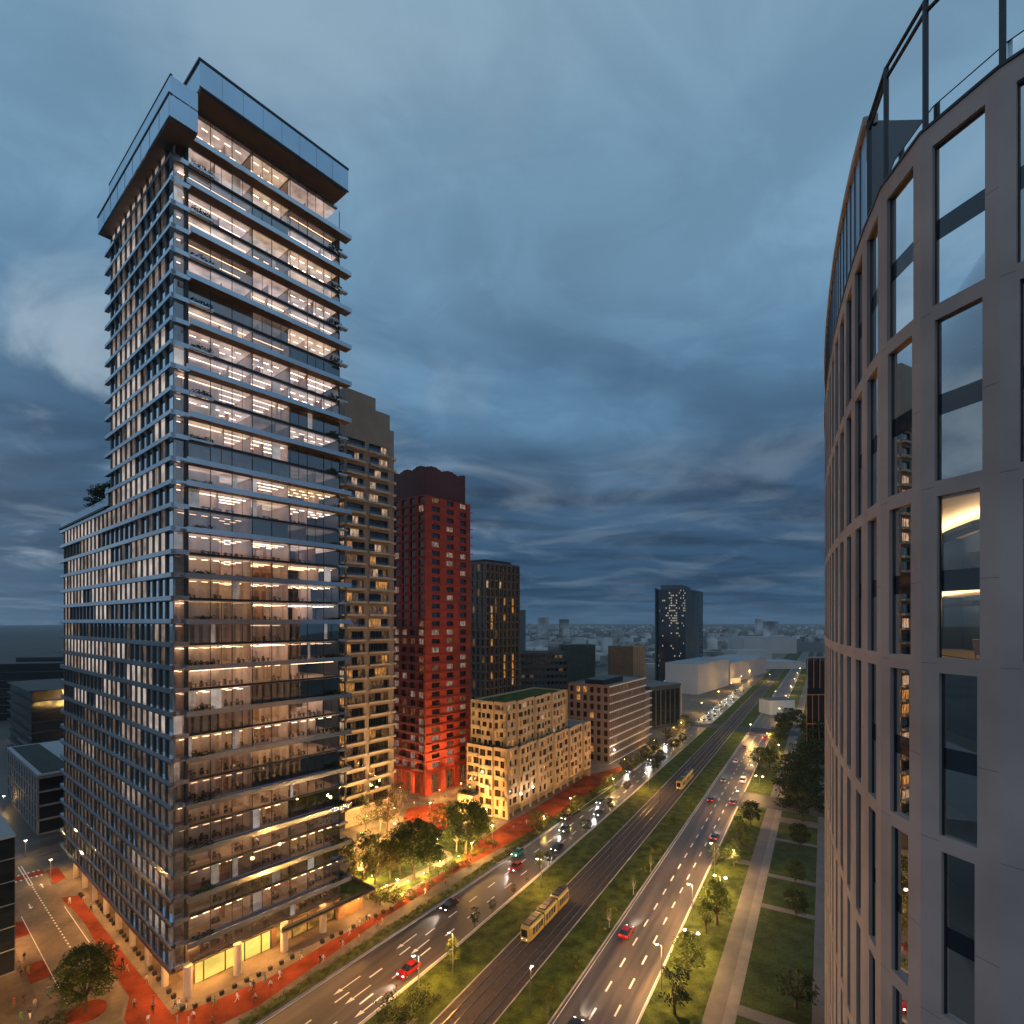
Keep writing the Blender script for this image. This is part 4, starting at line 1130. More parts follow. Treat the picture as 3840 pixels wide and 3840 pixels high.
# ------------------------------------------------------------------ further blocks
M['slate'] = pbr('slate_cladding', (.045, .05, .048), .7, amt=.12, scale=.1)
M['greenrib'] = pbr('dark_green_cladding', (.035, .06, .05), .6, amt=.2, scale=.2)
M['brownrib'] = pbr('brown_cladding', (.15, .095, .055), .7, amt=.15, scale=.2)
M['navy'] = pbr('navy_glass', (.02, .035, .05), .15, .3, amt=.2, scale=.05, spec=.8)
M['tealwall'] = pbr('teal_wall', (.055, .085, .10), .5, .2, amt=.1, scale=.05)
M['hall'] = pbr('pale_metal_hall', (.47, .43, .41), .6, amt=.06, scale=.05)
M['hall2'] = pbr('grey_metal_hall', (.42, .38, .37), .6, amt=.08, scale=.05)
M['hallroof'] = pbr('grey_hall_roof', (.28, .30, .32), .7, amt=.08, scale=.05)
M['whitewall'] = pbr('white_wall', (.70, .66, .60), .7, amt=.06, scale=.2)
M['dot'] = lit_window('office_dots', (1, .82, .55), .42, .6)
WMd = [M['dglass'], M['lit_d'], M['dot'], M['frame']]
xr = random.Random(71)
def org(x, d): return ((x - CX) * d / F, d)
def zt(y, d): return H + (HY - y) * d / F
block('slate_block', 'dark grey banded office block behind the cream apartments', org(1954, 335), (1, .03), (-.03, 1), 29, 20, 0, 12, zt(2451, 335) / 12, M['slate'], 11, WMd, lambda f, k, i: 1 if xr.random() < .08 else 0, .3, sill=1.4, head=.9, lw=.8)
def ribbed(name, label, x0, x1, d, ytop, mat, nr, xs=None):
    t = empty(name, (*org(x0, d), 0), label, 'building'); o = org(x0, d); w_ = (x1 - x0) * d / F
    fr = Fr(o, (1, 0), (0, -1)); h = zt(ytop, d); mb = MB(); mb.box(fr, 0, w_, -w_ * .8, 0, 0, h, 0); mb.build('wall', [mat], t)
    for i in range(nr):
        u = w_ * i / (nr - 1); e = MB(); e.box(fr, u - .3, u + .3, .01, .7, 2, h + .4, 0); e.build('facade_rib', [mat], t)
    return t, fr, w_, h
ribbed('ribbed_block', 'dark green block with vertical ribs beyond the banded block', 2104, 2230, 405, 2418, M['greenrib'], 15)
t, fr, w_, h = ribbed('ribbed_block', 'brown block with vertical ribs beyond the banded block', 2292, 2372, 385, 2424, M['brownrib'], 10)
o = org(2372, 385); f2_ = Fr(o, (.72, .69), (.69, -.72)); mb = MB(); mb.box(f2_, 0.02, 16, -14, 0, 0, h - .6, 0); mb.build('side_wall', [M['brownrib']], t)
for i in range(8):
    e = MB(); e.box(f2_, .6 + i * 2.1, 1.2 + i * 2.1, .01, .6, 2, h, 0); e.build('facade_rib', [M['creamdark']], t)
# blue glass tower
bl_ = empty('glass_tower', (*org(2455, 600), 0), 'dark blue glass office tower with a curved front and dotted lit windows', 'skyscraper')
outl = [org(2457, 600), org(2476, 592), org(2540, 586), org(2571, 590)]
g_ = Wins(); wall = MB(); h = zt(2212, 600); NFT = 38
WMt = [M['navy'], M['dot'], M['frame']]
full = outl + [org(2580, 612)]
for a, b, tag_ in ((full[0], full[1], 0), (full[1], full[2], 1), (full[2], full[3], 1)):
    d = Vector((b[0] - a[0], b[1] - a[1])); ln = d.length; d /= ln; fr = Fr(a, (d.x, d.y), (d.y, -d.x)); nc = max(2, int(ln / 1.7))
    for k in range(NFT):
        z = k * h / NFT; fh = h / NFT
        for i in range(nc):
            u0, u1 = ln * i / nc, ln * (i + 1) / nc
            cell(wall, fr, u0, u1, z, z + fh, u0 + .25, u1 - .25, z + .7, z + fh - .5, .2, 0)
            p = (.26 if 22 < k < 36 else .05) if tag_ else .03
            g_.add(pane(fr, u0 + .25, u1 - .25, -.2, z + .7, z + fh - .5, 1 if xr.random() < p * (1.8 if i > nc * .45 else .7) else 0))
a, b = org(2606, 606), org(2636, 640)
d = Vector((b[0] - a[0], b[1] - a[1])); ln = d.length; d /= ln; fr = Fr(a, (d.x, d.y), (d.y, -d.x)); nc = 9
for k in range(NFT):
    z = k * h / NFT; fh = h / NFT
    for i in range(nc):
        u0, u1 = ln * i / nc, ln * (i + 1) / nc
        cell(wall, fr, u0, u1, z, z + fh, u0 + .25, u1 - .25, z + .7, z + fh - .5, .2, 0)
        g_.add(pane(fr, u0 + .25, u1 - .25, -.2, z + .7, z + fh - .5, 1 if xr.random() < (.16 if 20 < k < 36 else .03) else 0))
e_ = [org(2457, 600), org(2571, 590), org(2573, 589), org(2606, 605)]
wall.build('wall', [M['navy']], bl_)
mb = MB(); mb.prism([org(2571, 590.3), org(2606, 605), org(2636, 641), org(2600, 668), org(2470, 640), org(2458, 602)], 0, h - .3, 0); mb.prism([org(2478, 596), org(2560, 592), org(2590, 640), org(2480, 636)], h - .3, h + 5, 0); mb.prism([org(2455.5, 599), org(2461, 596), org(2466, 610), org(2460, 612)], 0, h + 2, 0)
mb.build('stair_core', [M['tealwall']], bl_)
g_.finish(bl_, WMt)
# dark low hall, pale metal halls, white pavilion, far slabs
def slab(name, label, corner, A, B, L, D, h, mat, roof='hallroof', cat='building', seam=0, group=None):
    t = empty(name, (corner[0], corner[1], 0), label, cat, group); fi = Fr(corner, A, B)
    mb = MB(); mb.box(fi, 0, L, 0, D, 0, h - .4, 0); mb.build('wall', [mat], t)
    mb = MB(); mb.box(fi, -.15, L + .15, -.15, D + .15, h - .4, h, 0); mb.build('roof', [M[roof]], t)
    if seam:
        for k in range(1, seam):
            e = MB(); u = L * k / seam; e.box(fi, u - .12, u + .12, -.1, -.01, .3, h - .5, 0); e.build('wall_seam', [mat], t)
    return t, fi
t, fi = slab('low_hall', 'dark low hall with a flat roof beside the queueing traffic', org(2440, 345), (.80, .60), (-.60, .80), 32, 34, zt(2575, 345), M['slate'], 'paving_dark')
for k in range(6):
    e = MB(); e.box(fi, 1 + k * 5.0, 4.6 + k * 5.0, -.12, -.01, 2, zt(2575, 345) - 3, 0); e.build('window', [M['dglass']], t)
e = MB(); e.box(fi, 31, 32.4, -.6, -.12, 0, zt(2575, 345) - 1.5, 0); e.build('corner_pier', [M['concrete']], t)
slab('exhibition_hall', 'tall plain pale hall with two bare walls beside the boulevard', org(2618, 508), (.62, .785), (-.785, .62), 96, 32.5, 29.5, M['hall'])
slab('exhibition_hall', 'long lower pale hall behind the tall plain hall', org(2738, 600), (.62, .785), (-.785, .62), 165, 50, 23, M['hall2'])
t, fi = slab('pavilion', 'small white windowless pavilion between dark trees', org(2888, 400), (.97, .24), (-.24, .97), 22, 12, 11.0, M['whitewall'], 'paving_dark')
slab('pavilion', 'low white kiosk building at the foot of the pale halls', org(2738, 600), (.9, .43), (-.43, .9), 17, 9, 6.5, M['whitewall'])
slab('long_shed', 'long pale flat roofed shed in the hazy distance right of the glass tower', org(2790, 1150), (1, .1), (-.1, 1), 120, 70, 36, M['hall'])
slab('long_shed', 'wide low grey shed in front of the long pale shed', org(2762, 960), (1, .08), (-.08, 1), 66, 60, 17, M['hall'])
slab('long_shed', 'flat pale roofed shed at the far end of the boulevard', org(2660, 780), (1, .05), (-.05, 1), 145, 60, 10, M['hall'])
slab('far_tower', 'slim grey tower at the horizon beside the bronze tower', org(1940, 900), (1, 0), (0, 1), 14, 14, zt(2287, 900), M['tealwall'])
# timber framed dark block on the right
M['copper'] = pbr('copper_frame', (.42, .17, .06), .5, .2, amt=.1, scale=.5)
dt = empty('framed_block', (*org(3027, 262), 0), 'dark glass block outlined by copper coloured frames at the right', 'building')
o = org(3027, 262); fr = Fr(o, (1, .05), (-.4835, -.875)); h = zt(2468, 262)
mb = MB(); mb.box(fr, 0, 14, -14, -.4, 0, h, 0); mb.build('glass_body', [M['dglass']], dt)
for (z0, z1, ua) in ((zt(2592, 262) + 1.5, h, 0), (zt(2712, 262), zt(2607, 262), -.6), (zt(2800, 262), zt(2716, 262), -.4)):
    for i in range(5):
        u = ua + i * 3.1; mb = MB(); mb.box(fr, u, u + .38, -.4, .3, z0, z1, 0); mb.build('frame_post', [M['copper']], dt)
    mb = MB(); mb.box(fr, ua, ua + 13, -.38, .36, z1 - .01, z1 + .45, 0); mb.build('frame_beam', [M['copper']], dt)

# ------------------------------------------------------------------ blocks on the left
gb = Fr(TW.p(-19.4, 14.6, 0)[:2], T_A, T_B)
t = empty('black_block', (*gb.o, 0), 'black glass box on a pale stone base at the left edge of the street', 'building')
zb_, ztp = 9.8, 33.2
mb = MB(); mb.box(gb, -30, 0, 0, 26, zb_, ztp - .35, 0); mb.build('wall', [M['dglass']], t)
mb = MB(); mb.box(gb, -30.1, .1, -.1, 26.1, ztp - .35, ztp, 0); mb.build('roof', [M['hallroof']], t)
for k in range(6):
    z = zb_ + k * (ztp - zb_) / 6; mb = MB(); mb.box(gb, -30.1, .06, -.12, -.01, z - .08, z + .08, 0); mb.build('ledge', [M['steel']], t)
for k in range(9):
    mb = MB(); mb.box(gb, -k * 3 - .1, -k * 3, -.10, -.01, zb_ + .1, ztp - .4, 0); mb.build('mullion', [M['darksteel']], t)
mb = MB(); mb.box(gb, -30, -2.6, 1.5, 25, 0, zb_, 0); mb.build('stone_base', [M['bandwhite']], t)
WMl = [M['dglass'], M['lit_d'], M['frame']]
lr = random.Random(81)
def lowband(name, label, corner, A, B, L, D, h, nf, matw, lip=.8):
    t = empty(name, (*corner, 0), label, 'building'); fi = Fr(corner, A, B)
    mb = MB(); mb.box(fi, 0, L, 0, D, 0, h - .5, 0); mb.build('glass_body', [M['dglass']], t)
    for k in range(nf + 1):
        z = h * k / nf; z = max(z, .5); mb = MB(); mb.box(fi, -lip, L + lip, -lip, D + lip, z - .5, z, 0); mb.build('floor_ledge', [matw], t)
    return t, fi
lowband('terrace_block', 'dark terraced block with pale ledges behind the office tower', org(118, 262), T_A, T_B, 40, 60, zt(2590, 262), 7, M['slate'], 1.3)
lowband('curved_block', 'large dark office block at the left edge below the sky', org(-40, 372), (.96, .28), (-.28, .96), 62, 40, zt(2490, 372), 7, M['slate'], .6)
t, fi = lowband('curved_block', 'dark rooftop storey of the office block left of the tower', org(60, 392), (.98, .2), (-.2, .98), 60, 30, zt(2465, 392), 8, M['slate'], .4)
M['slate2'] = pbr('grey_panel', (.16, .165, .17), .7, amt=.1, scale=.2); M['darkroof'] = pbr('sedum_roof', (.02, .028, .022), .9, amt=.3, scale=.3)
# long low block with a garden roof
lb = empty('long_block', (*org(147, 175), 0), 'long low block with a green roof behind the black glass box', 'building')
o = org(147, 175); fi = Fr(o, T_A, T_B); h = zt(2905, 175)
mb = MB(); mb.box(fi, 0, 22, 0, 60, 0, h - .6, 0); mb.build('glass_body', [M['dglass']], lb)
mb = MB(); mb.box(fi, -.4, 22, -.5, 60, h - .6, h, 0); mb.build('roof', [M['hallroof']], lb)
mb = MB(); mb.box(fi, .8, 9, 1, 58, h, h + .12, 0); mb.build('green_roof', [M['darkroof']], lb)
for k in range(5):
    z = h * k / 4.3; mb = MB(); mb.box(fi, -.4, 22, -.6, -.01, z, z + .55, 0); mb.box(fi, -.5, -.01, -.6, 60, z, z + .55, 0); mb.build('floor_ledge', [M['slate2']], lb)
for k in range(13):
    mb = MB(); mb.box(fi, -.45, -.01, k * 4.8, k * 4.8 + 2.2, .6, h - .6, 0); mb.build('wall_panel', [M['slate2']], lb)
# ------------------------------------------------------------------ far city
fr_ = random.Random(91)
M['farwall'] = pbr('far_wall', (.36, .36, .36), .8, amt=.75, scale=.012)
M['farlit'] = lit_window('far_lights', (1, .86, .66), .45, .6, (.05, .05, .05))
mb = MB()
for i in range(1500):
    d = 760 * (10.5 ** (fr_.random() ** .8)); x = fr_.uniform(-.72, .72) * d
    w1, w2 = fr_.uniform(10, 42), fr_.uniform(10, 30); h = fr_.uniform(5, 18) if fr_.random() < .93 else fr_.uniform(20, 40)
    h *= 1.0
    if -150 < (x * RC - d * RS) < 60 and d < 1500: continue
    a = fr_.uniform(0, 1.5); A = (math.cos(a), math.sin(a)); B = (-A[1], A[0])
    f = Fr((x, d), A, B); mb.box(f, 0, w1, 0, w2, 0, h, 0)
    if fr_.random() < .5:
        for q in range(fr_.randint(1, 4)):
            u = fr_.uniform(0, w1 - 2); z = fr_.uniform(2, h); s_ = d / 900
            mb.box(WORLD, x + u, x + u + 1.0 * s_, d - w2 - 12 * s_, d - w2 - 11.8 * s_, z, z + .6 * s_, 1)
tag(mb.build('distant_city', [M['farwall'], M['farlit']]), kind='stuff')
for i, (x, y, d, wd, lab) in enumerate(((2100, 2322, 2300, 40, 'pale boxy block on the horizon left of the glass tower'), (2020, 2316, 2000, 40, 'dark wide block on the horizon nearest the bronze tower'),
     (2840, 2321, 2500, 30, 'twin height block on the horizon above the long sheds'), (2870, 2330, 2300, 60, 'wide low block on the horizon above the far boulevard'))):
    slab('horizon_block', lab, org(x, d), (1, .1), (-.1, 1), wd, 20, zt(y, d), M['farwall'], group='blocks on the horizon')
# ------------------------------------------------------------------ trees
protos = {}
def make_tree(kind, seed, h, w, trunk, leaf, bark, ncl, nleaf, ls, shape='round'):
    rd = random.Random(seed)
    root = bpy.data.objects.new('tree', None)
    mb = MB(); ht = h * trunk
    lean = (rd.uniform(-.25, .25), rd.uniform(-.25, .25))
    top = (lean[0], lean[1], ht * 1.15)
    mb.tube([(0, 0, 0), (lean[0] * .3, lean[1] * .3, ht * .5), top], [h * .022 + .06, h * .018 + .04, h * .014 + .03], 7)
    centres = []
    for i in range(ncl):
        f = rd.random()
        z = ht + (h - ht) * (.06 + .9 * f)
        if shape == 'round': rad = w / 2 * math.sqrt(max(.05, 1 - ((f - .42) / .62) ** 2))
        elif shape == 'tall': rad = w / 2 * (.55 + .45 * math.sin(math.pi * min(1, f + .2))) * (1 - .35 * f)
        else: rad = w / 2 * (.7 + .3 * rd.random())
        a = rd.uniform(0, 2 * math.pi); r = rad * math.sqrt(rd.uniform(.15, 1))
        centres.append((lean[0] + r * math.cos(a), lean[1] + r * math.sin(a), z))
    for c in centres[::max(1, ncl // 11)]:
        m = (c[0] * .45 + top[0] * .55, c[1] * .45 + top[1] * .55, ht + (c[2] - ht) * .35)
        mb.tube([(lean[0] * .8, lean[1] * .8, ht * .85), m, c], [h * .010 + .03, h * .007 + .02, .015], 5, cap=False)
    trunk_me = mb.mesh('trunk', [M[bark]])
    cr = MB()
    for c in centres:
        s = rd.uniform(.7, 1.25) * h * .085
        clump(cr, c, s * 1.25, s * 1.25, s * .8, nleaf, ls, rd)
    crown_me = cr.mesh('crown', [M[leaf]])
    protos.setdefault(kind, []).append((h, trunk_me, crown_me))
for sd in (1, 2, 3):
    make_tree('broad', 100 + sd, 12, 10.0, .28, 'leaf', 'bark', 150, 44, .26)
    make_tree('dark', 200 + sd, 11, 9.5, .25, 'leafdark', 'bark', 105, 40, .25)
    make_tree('copper', 300 + sd, 12, 9.0, .30, 'leafred', 'bark', 70, 26, .24)
    make_tree('slim', 400 + sd, 8, 4.2, .28, 'leaf', 'bark', 48, 30, .20, 'tall')
    make_tree('small', 500 + sd, 5, 3.0, .30, 'leafdark', 'bark', 26, 26, .17)
    make_tree('lime', 600 + sd, 6, 5.5, .18, 'leafyellow', 'bark', 42, 26, .22)
    make_tree('birch', 700 + sd, 12, 6.5, .30, 'leaf', 'barkpale', 46, 20, .22, 'tall')
tcount = {}
trng = random.Random(17)
def tree_at(x, y, h, kind, label, group, wf=1.0, z=.1, name='tree'):
    i = tcount.get(kind, 0); tcount[kind] = i + 1
    ph, tm, cm = protos[kind][i % len(protos[kind])]
    s = h / ph
    t = empty(name, (x, y, z), label, 'tree', group, trng.uniform(0, 6.28)); t.scale = (s * wf, s * wf, s)
    for nm, me in (('trunk', tm), ('crown', cm)):
        o = bpy.data.objects.new(nm, me); C.objects.link(o); o.parent = t
    return t
def tree_px(px, py, ytop, kind, label, group, wf=1.0):
    x, y = G(px, py); h = H - (ytop - HY) * y / F
    return tree_at(x, y, h, kind, label, group, wf)
tree_px(322, 3800, 3555, 'broad', 'round green street tree in a red circular bed in the side street', None, .95)
PARK = 'trees in the park between the towers'
for px, py, yt, kind, lab, wf in (
    (1362, 3292, 3125, 'lime', 'leafy yellow green tree at the tower corner of the park', 1.15),
    (1408, 3318, 3140, 'lime', 'second lime green tree beside the low annex roof', .9),
    (1462, 3306, 3150, 'copper', 'thin coppery tree left of the big dark park tree', .8),
    (1553, 3302, 3078, 'broad', 'big dark park tree with a forked trunk in front of the red tower', .85),
    (1612, 3275, 3095, 'dark', 'dark tree right behind the forked park tree', .7),
    (1500, 3290, 3110, 'copper', 'copper leaved tree touching the big dark park tree', .9),
    (1745, 3205, 3000, 'broad', 'largest dark tree in front of the cream block', .95),
    (1712, 3195, 3060, 'birch', 'pale stemmed tree under the largest dark tree', .9),
    (1795, 3160, 3030, 'broad', 'dark tree touching the corner of the cream block', .7),
    (1370, 3135, 2975, 'birch', 'thin pale stemmed tree close to the balcony tower', .9),
    (1425, 3118, 2985, 'birch', 'second thin pale stemmed tree by the balcony tower', .85),
    (1452, 3120, 2975, 'copper', 'brown leaved tree between balcony tower and red tower', .9),
    (1500, 3060, 2930, 'copper', 'tall copper tree against the left side of the red tower', .75),
    (1622, 3125, 3040, 'copper', 'low copper tree on the orange paved square', 1.0),
    (1660, 3105, 3025, 'lime', 'lime tree by a lamp below the red tower', 1.0),
    (1690, 3085, 3005, 'lime', 'lime tree between the red tower and the cream wing', .9),
    (1480, 3215, 3120, 'lime', 'pale green tree in the middle of the park lawn', 1.0),
    (1835, 3135, 3065, 'lime', 'small lime tree at the crossing before the cream block', .8),
    (1425, 3395, 3330, 'lime', 'low bright green tree above the annex corner planting', 1.2),
    (1475, 3390, 3325, 'lime', 'second low bright tree in the planting beside the red path', 1.2)):
    tree_px(px, py, yt, kind, lab, PARK, wf)
ROADT = 'trees on the verge along the right road'
nth = ['nearest', 'second nearest', 'third nearest', 'fourth', 'fifth', 'sixth', 'seventh', 'eighth', 'ninth', 'tenth', 'eleventh', 'twelfth', 'thirteenth', 'fourteenth', 'fifteenth', 'sixteenth', 'seventeenth']
for i, (px, py, yt, kind, wf) in enumerate(((2530, 3805, 3640, 'small', 1.2), (2580, 3672, 3500, 'slim', 1.35), (2650, 3502, 3370, 'slim', 1.0), (2690, 3470, 3300, 'slim', 1.2), (2684, 3245, 3170, 'small', 1.3), (2745, 3250, 3165, 'dark', .9),
    (2775, 3185, 3065, 'slim', 1.3), (2815, 3095, 3005, 'dark', .95), (2848, 2888, 2800, 'slim', 1.5), (2885, 2880, 2800, 'dark', .9), (2905, 2810, 2745, 'slim', 1.5), (2925, 2790, 2715, 'dark', .9), (2945, 2752, 2690, 'dark', .9))):
    tree_px(px, py, yt, kind, f'{nth[i]} tree from the camera in the row between right road and walkway', ROADT, wf)
LAWN = 'dark trees on the lawns'
for px, py, yt, kind, lab, wf in ((2985, 3780, 3640, 'small', 'small dark tree on the nearest long lawn', 1.5), (2985, 3440, 3340, 'dark', 'dark tree over the lawn path beside the curved building', 1.0), (2982, 3320, 3230, 'dark', 'dark tree between the two small square lawns', .9), (3000, 3180, 3090, 'dark', 'dark tree at the far end of the square lawns', .9),
    (3010, 3080, 2900, 'dark', 'large dark tree on the pavement by the side road', 1.25), (2990, 2985, 2830, 'dark', 'big dark tree beyond the side road', 1.2), (3060, 2960, 2780, 'dark', 'tall dark tree against the curved building beyond the side road', 1.2), (3070, 2860, 2690, 'dark', 'dark tree at the foot of the copper framed block', 1.0),
    (2960, 2715, 2655, 'dark', 'dark tree in front of the white pavilion', 1.1), (2990, 2725, 2660, 'dark', 'dark tree right of the white pavilion', 1.0), (2925, 2722, 2672, 'dark', 'dark tree left of the white pavilion by the junction', 1.0)):
    tree_px(px, py, yt, kind, lab, LAWN, wf)
MED = 'small trees along the tram side kerb of the left road'
for i, (px, py, yt, kind, wf) in enumerate(((1697, 3640, 3520, 'slim', .9), (1780, 3478, 3405, 'small', .9), (1845, 3425, 3372, 'small', .9), (1925, 3355, 3318, 'small', 1.0), (1975, 3310, 3282, 'small', 1.0), (2025, 3265, 3195, 'slim', 1.3), (2060, 3245, 3190, 'small', 1.3), (2195, 3125, 3072, 'small', 1.3), (2290, 3040, 2995, 'small', 1.2), (2352, 2975, 2925, 'copper', .8), (2450, 2895, 2835, 'dark', 1.0), (2478, 2865, 2812, 'dark', .9), (2530, 2815, 2770, 'dark', 1.0), (2560, 2790, 2750, 'dark', .9))):
    tree_px(px, py, yt, kind, f'{nth[i]} small tree from the camera along the tram side of the left road', MED, wf)
PLZ = 'lime trees along the plaza side of the left road'
for i, (px, py, yt) in enumerate(((2010, 3120, 3040), (2045, 3108, 3050), (2135, 3065, 3020), (2165, 3045, 2985), (2228, 3000, 2955), (2300, 2948, 2900), (2350, 2900, 2838), (2385, 2880, 2825), (2420, 2850, 2800), (2452, 2822, 2770), (2500, 2780, 2730), (2535, 2760, 2715), (2565, 2735, 2680), (2270, 2955, 2910))):
    tree_px(px, py, yt, 'lime', f'{nth[i]} lime tree from the camera between red path and left road', PLZ, .95)
for i, (v, h) in enumerate(((58, 8.0), (50, 8.2), (43.5, 10.5))):
    x, y, _ = TW.p(4.0, v, 0)
    tree_at(x, y, h, 'dark', ('wide dark roof tree on the lower wing of the office tower', 'middle dark roof tree on the lower wing of the office tower', 'highest dark roof tree where the wing meets the office tower')[i], 'roof trees on the office tower wing', 1.5 if i < 2 else .8, z=zk(PK) + .2)

# ------------------------------------------------------------------ hedges, shrubs
def hedge(name, label, pts, wd, h, leaf, seed, dens=40, ls=.2):
    rd = random.Random(seed); mb = MB()
    for a, b in zip(pts, pts[1:]):
        A, B = Vector(R(*a)), Vector(R(*b)); ln = (B - A).length; d = (B - A) / ln; nv = Vector((-d.y, d.x))
        f = Fr(A, d, nv); mb.box(f, 0, ln, -wd * .36, wd * .36, 0, h * .7, 0)
        for _ in range(int(ln * dens / 10)):
            u = rd.uniform(0, ln); v = rd.uniform(-.5, .5) * wd
            clump(mb, f.p(u, v, h * (.62 + .2 * rd.random())), .55, .4, .28 * h, 9, ls, rd)
    return tag(mb.build(name, [M[leaf]]), label, 'hedge')
hedge('hedge', 'long clipped green hedge between the red path and the left road', [(56, interp(LL, 56) - 1.6), (61, interp(LL, 61) - 1.5), (85, interp(LL, 85) - 1.5), (110, interp(LL, 110) - 1.5), (131, interp(LL, 131) - 1.6)], 2.0, 1.1, 'hedge', 1, 70, .2)
hedge('hedge', 'looser grassy hedge along the left road before the crossing', [(132, interp(LL, 132) - 1.8), (150, interp(LL, 150) - 1.8), (163, interp(LL, 163) - 2)], 2.6, .8, 'leafyellow', 2, 50, .2)
hedge('hedge', 'low yellow planting along the left road beyond the crossing', [(171, interp(LL, 171) - 2.4), (200, interp(LL, 200) - 2.4), (250, interp(LL, 250) - 2.5), (300, interp(LL, 300) - 2.5)], 3.4, .8, 'leafyellow', 3, 40, .22)
def bush(px, py, rx, h, leaf, label, group, seed, ry=None, n=14):
    rd = random.Random(seed); x, y = G(px, py); mb = MB()
    for _ in range(n):
        a = rd.uniform(0, 6.28); r = math.sqrt(rd.random()); 
        clump(mb, (x + rx * r * math.cos(a), y + (ry or rx) * r * math.sin(a), .1 + h * rd.uniform(.25, .8)), rx * .38, rx * .38, h * .28, 30, .2, rd)
    return tag(mb.build('shrub', [M[leaf]]), label, 'shrub', group)
bush(1500, 3800, 4.2, 2.6, 'leafdark', 'dark shrub mass right of the front path slab beside the tram median', None, 1, 3.0, 34)
bush(1590, 3755, 2.6, 2.2, 'leafdark', 'dark shrub behind the large shrub mass on the tram median', None, 2, 2.4, 18)
bush(1480, 3835, 2.6, 2.0, 'leafdark', 'dark shrub at the very bottom beside the left road', None, 22, 2, 18)
bush(200, 3845, 2.0, 1.8, 'leafdark', 'dark shrub at the bottom edge near the street tree', None, 3, 2, 14)
for i, (px, py, r) in enumerate(((1400, 3370, 2.6), (1460, 3375, 2.4), (1530, 3362, 2.6), (1600, 3322, 2.4), (1655, 3285, 2.6), (1690, 3250, 2.4), (1740, 3240, 2.8), (1800, 3195, 2.6), (1840, 3165, 2.0), (1345, 3275, 2.2), (1385, 3255, 2.0), (1630, 3270, 2.2), (1770, 3215, 2.4), (1500, 3380, 2.0))):
    bush(px, py, r, 1.3, 'hedge' if i % 3 else 'leafyellow', f'{nth[i]} low shrub in the park planting counted from the annex corner', 'low shrubs in the park planting', 40 + i, r * .8, 12)
VG = 'shrubs on the verge left of the right road'
vr = random.Random(77)
nvs = 16
for i in range(nvs):
    s = 70 + i * 11 + vr.uniform(-3, 3); t = -44 + vr.uniform(-1.6, 1.2); x, y = R(s, t); p = project((x, y, .1))
    bush(p[0], p[1], vr.uniform(.9, 1.7), vr.uniform(.9, 1.8), 'hedge' if i % 2 else 'leafyellow', f'{nth[i]} loose shrub from the camera on the grass left of the right road', VG, 60 + i, None, 7)
# tall thin saplings on the same verge
for i, (px, py, yt) in enumerate(((2055, 3830, 3735), (2285, 3480, 3385), (2375, 3355, 3280), (2440, 3270, 3180))):
    tree_px(px, py, yt, 'birch', f'{nth[i]} thin sapling from the camera on the grass left of the right road', 'saplings on the verge left of the right road', .8)
# planting bed of the street tree
x, y = G(322, 3800); mb = MB(); mb.tube([(x, y, .1), (x, y, .42)], 3.0, 28); tag(mb.build('tree_bed', [M['redpath']]), 'round red planting bed with a low pale rim under the street tree', 'planter')
# grass islands and paths of the park
pxpoly('park_lawn', [(1300, 3262), (1400, 3170), (1560, 3120), (1700, 3130), (1830, 3150), (1800, 3185), (1700, 3245), (1560, 3318), (1440, 3388), (1400, 3350)], .14, M['grass'])
pxpoly('park_path', [(1420, 3330), (1500, 3300), (1600, 3255), (1680, 3215), (1670, 3200), (1640, 3190), (1650, 3182), (1690, 3196), (1700, 3215), (1680, 3230), (1728, 3252), (1712, 3262), (1660, 3242), (1560, 3295), (1460, 3345)], .15, M['paving'])
pxpoly('park_path', [(1380, 3200), (1450, 3165), (1560, 3135), (1570, 3150), (1480, 3180), (1400, 3220)], .15, M['paving'])
pxpoly('orange_square', [(1530, 3030), (1660, 3010), (1720, 3060), (1660, 3120), (1560, 3110), (1510, 3070)], .152, M['redpath'])
pxpoly('grass_island', [(1855, 3175), (1960, 3115), (2060, 3065), (2180, 3010), (2300, 2945), (2330, 2950), (2200, 3030), (2100, 3088), (1990, 3145), (1900, 3180)], .14, M['grass'])
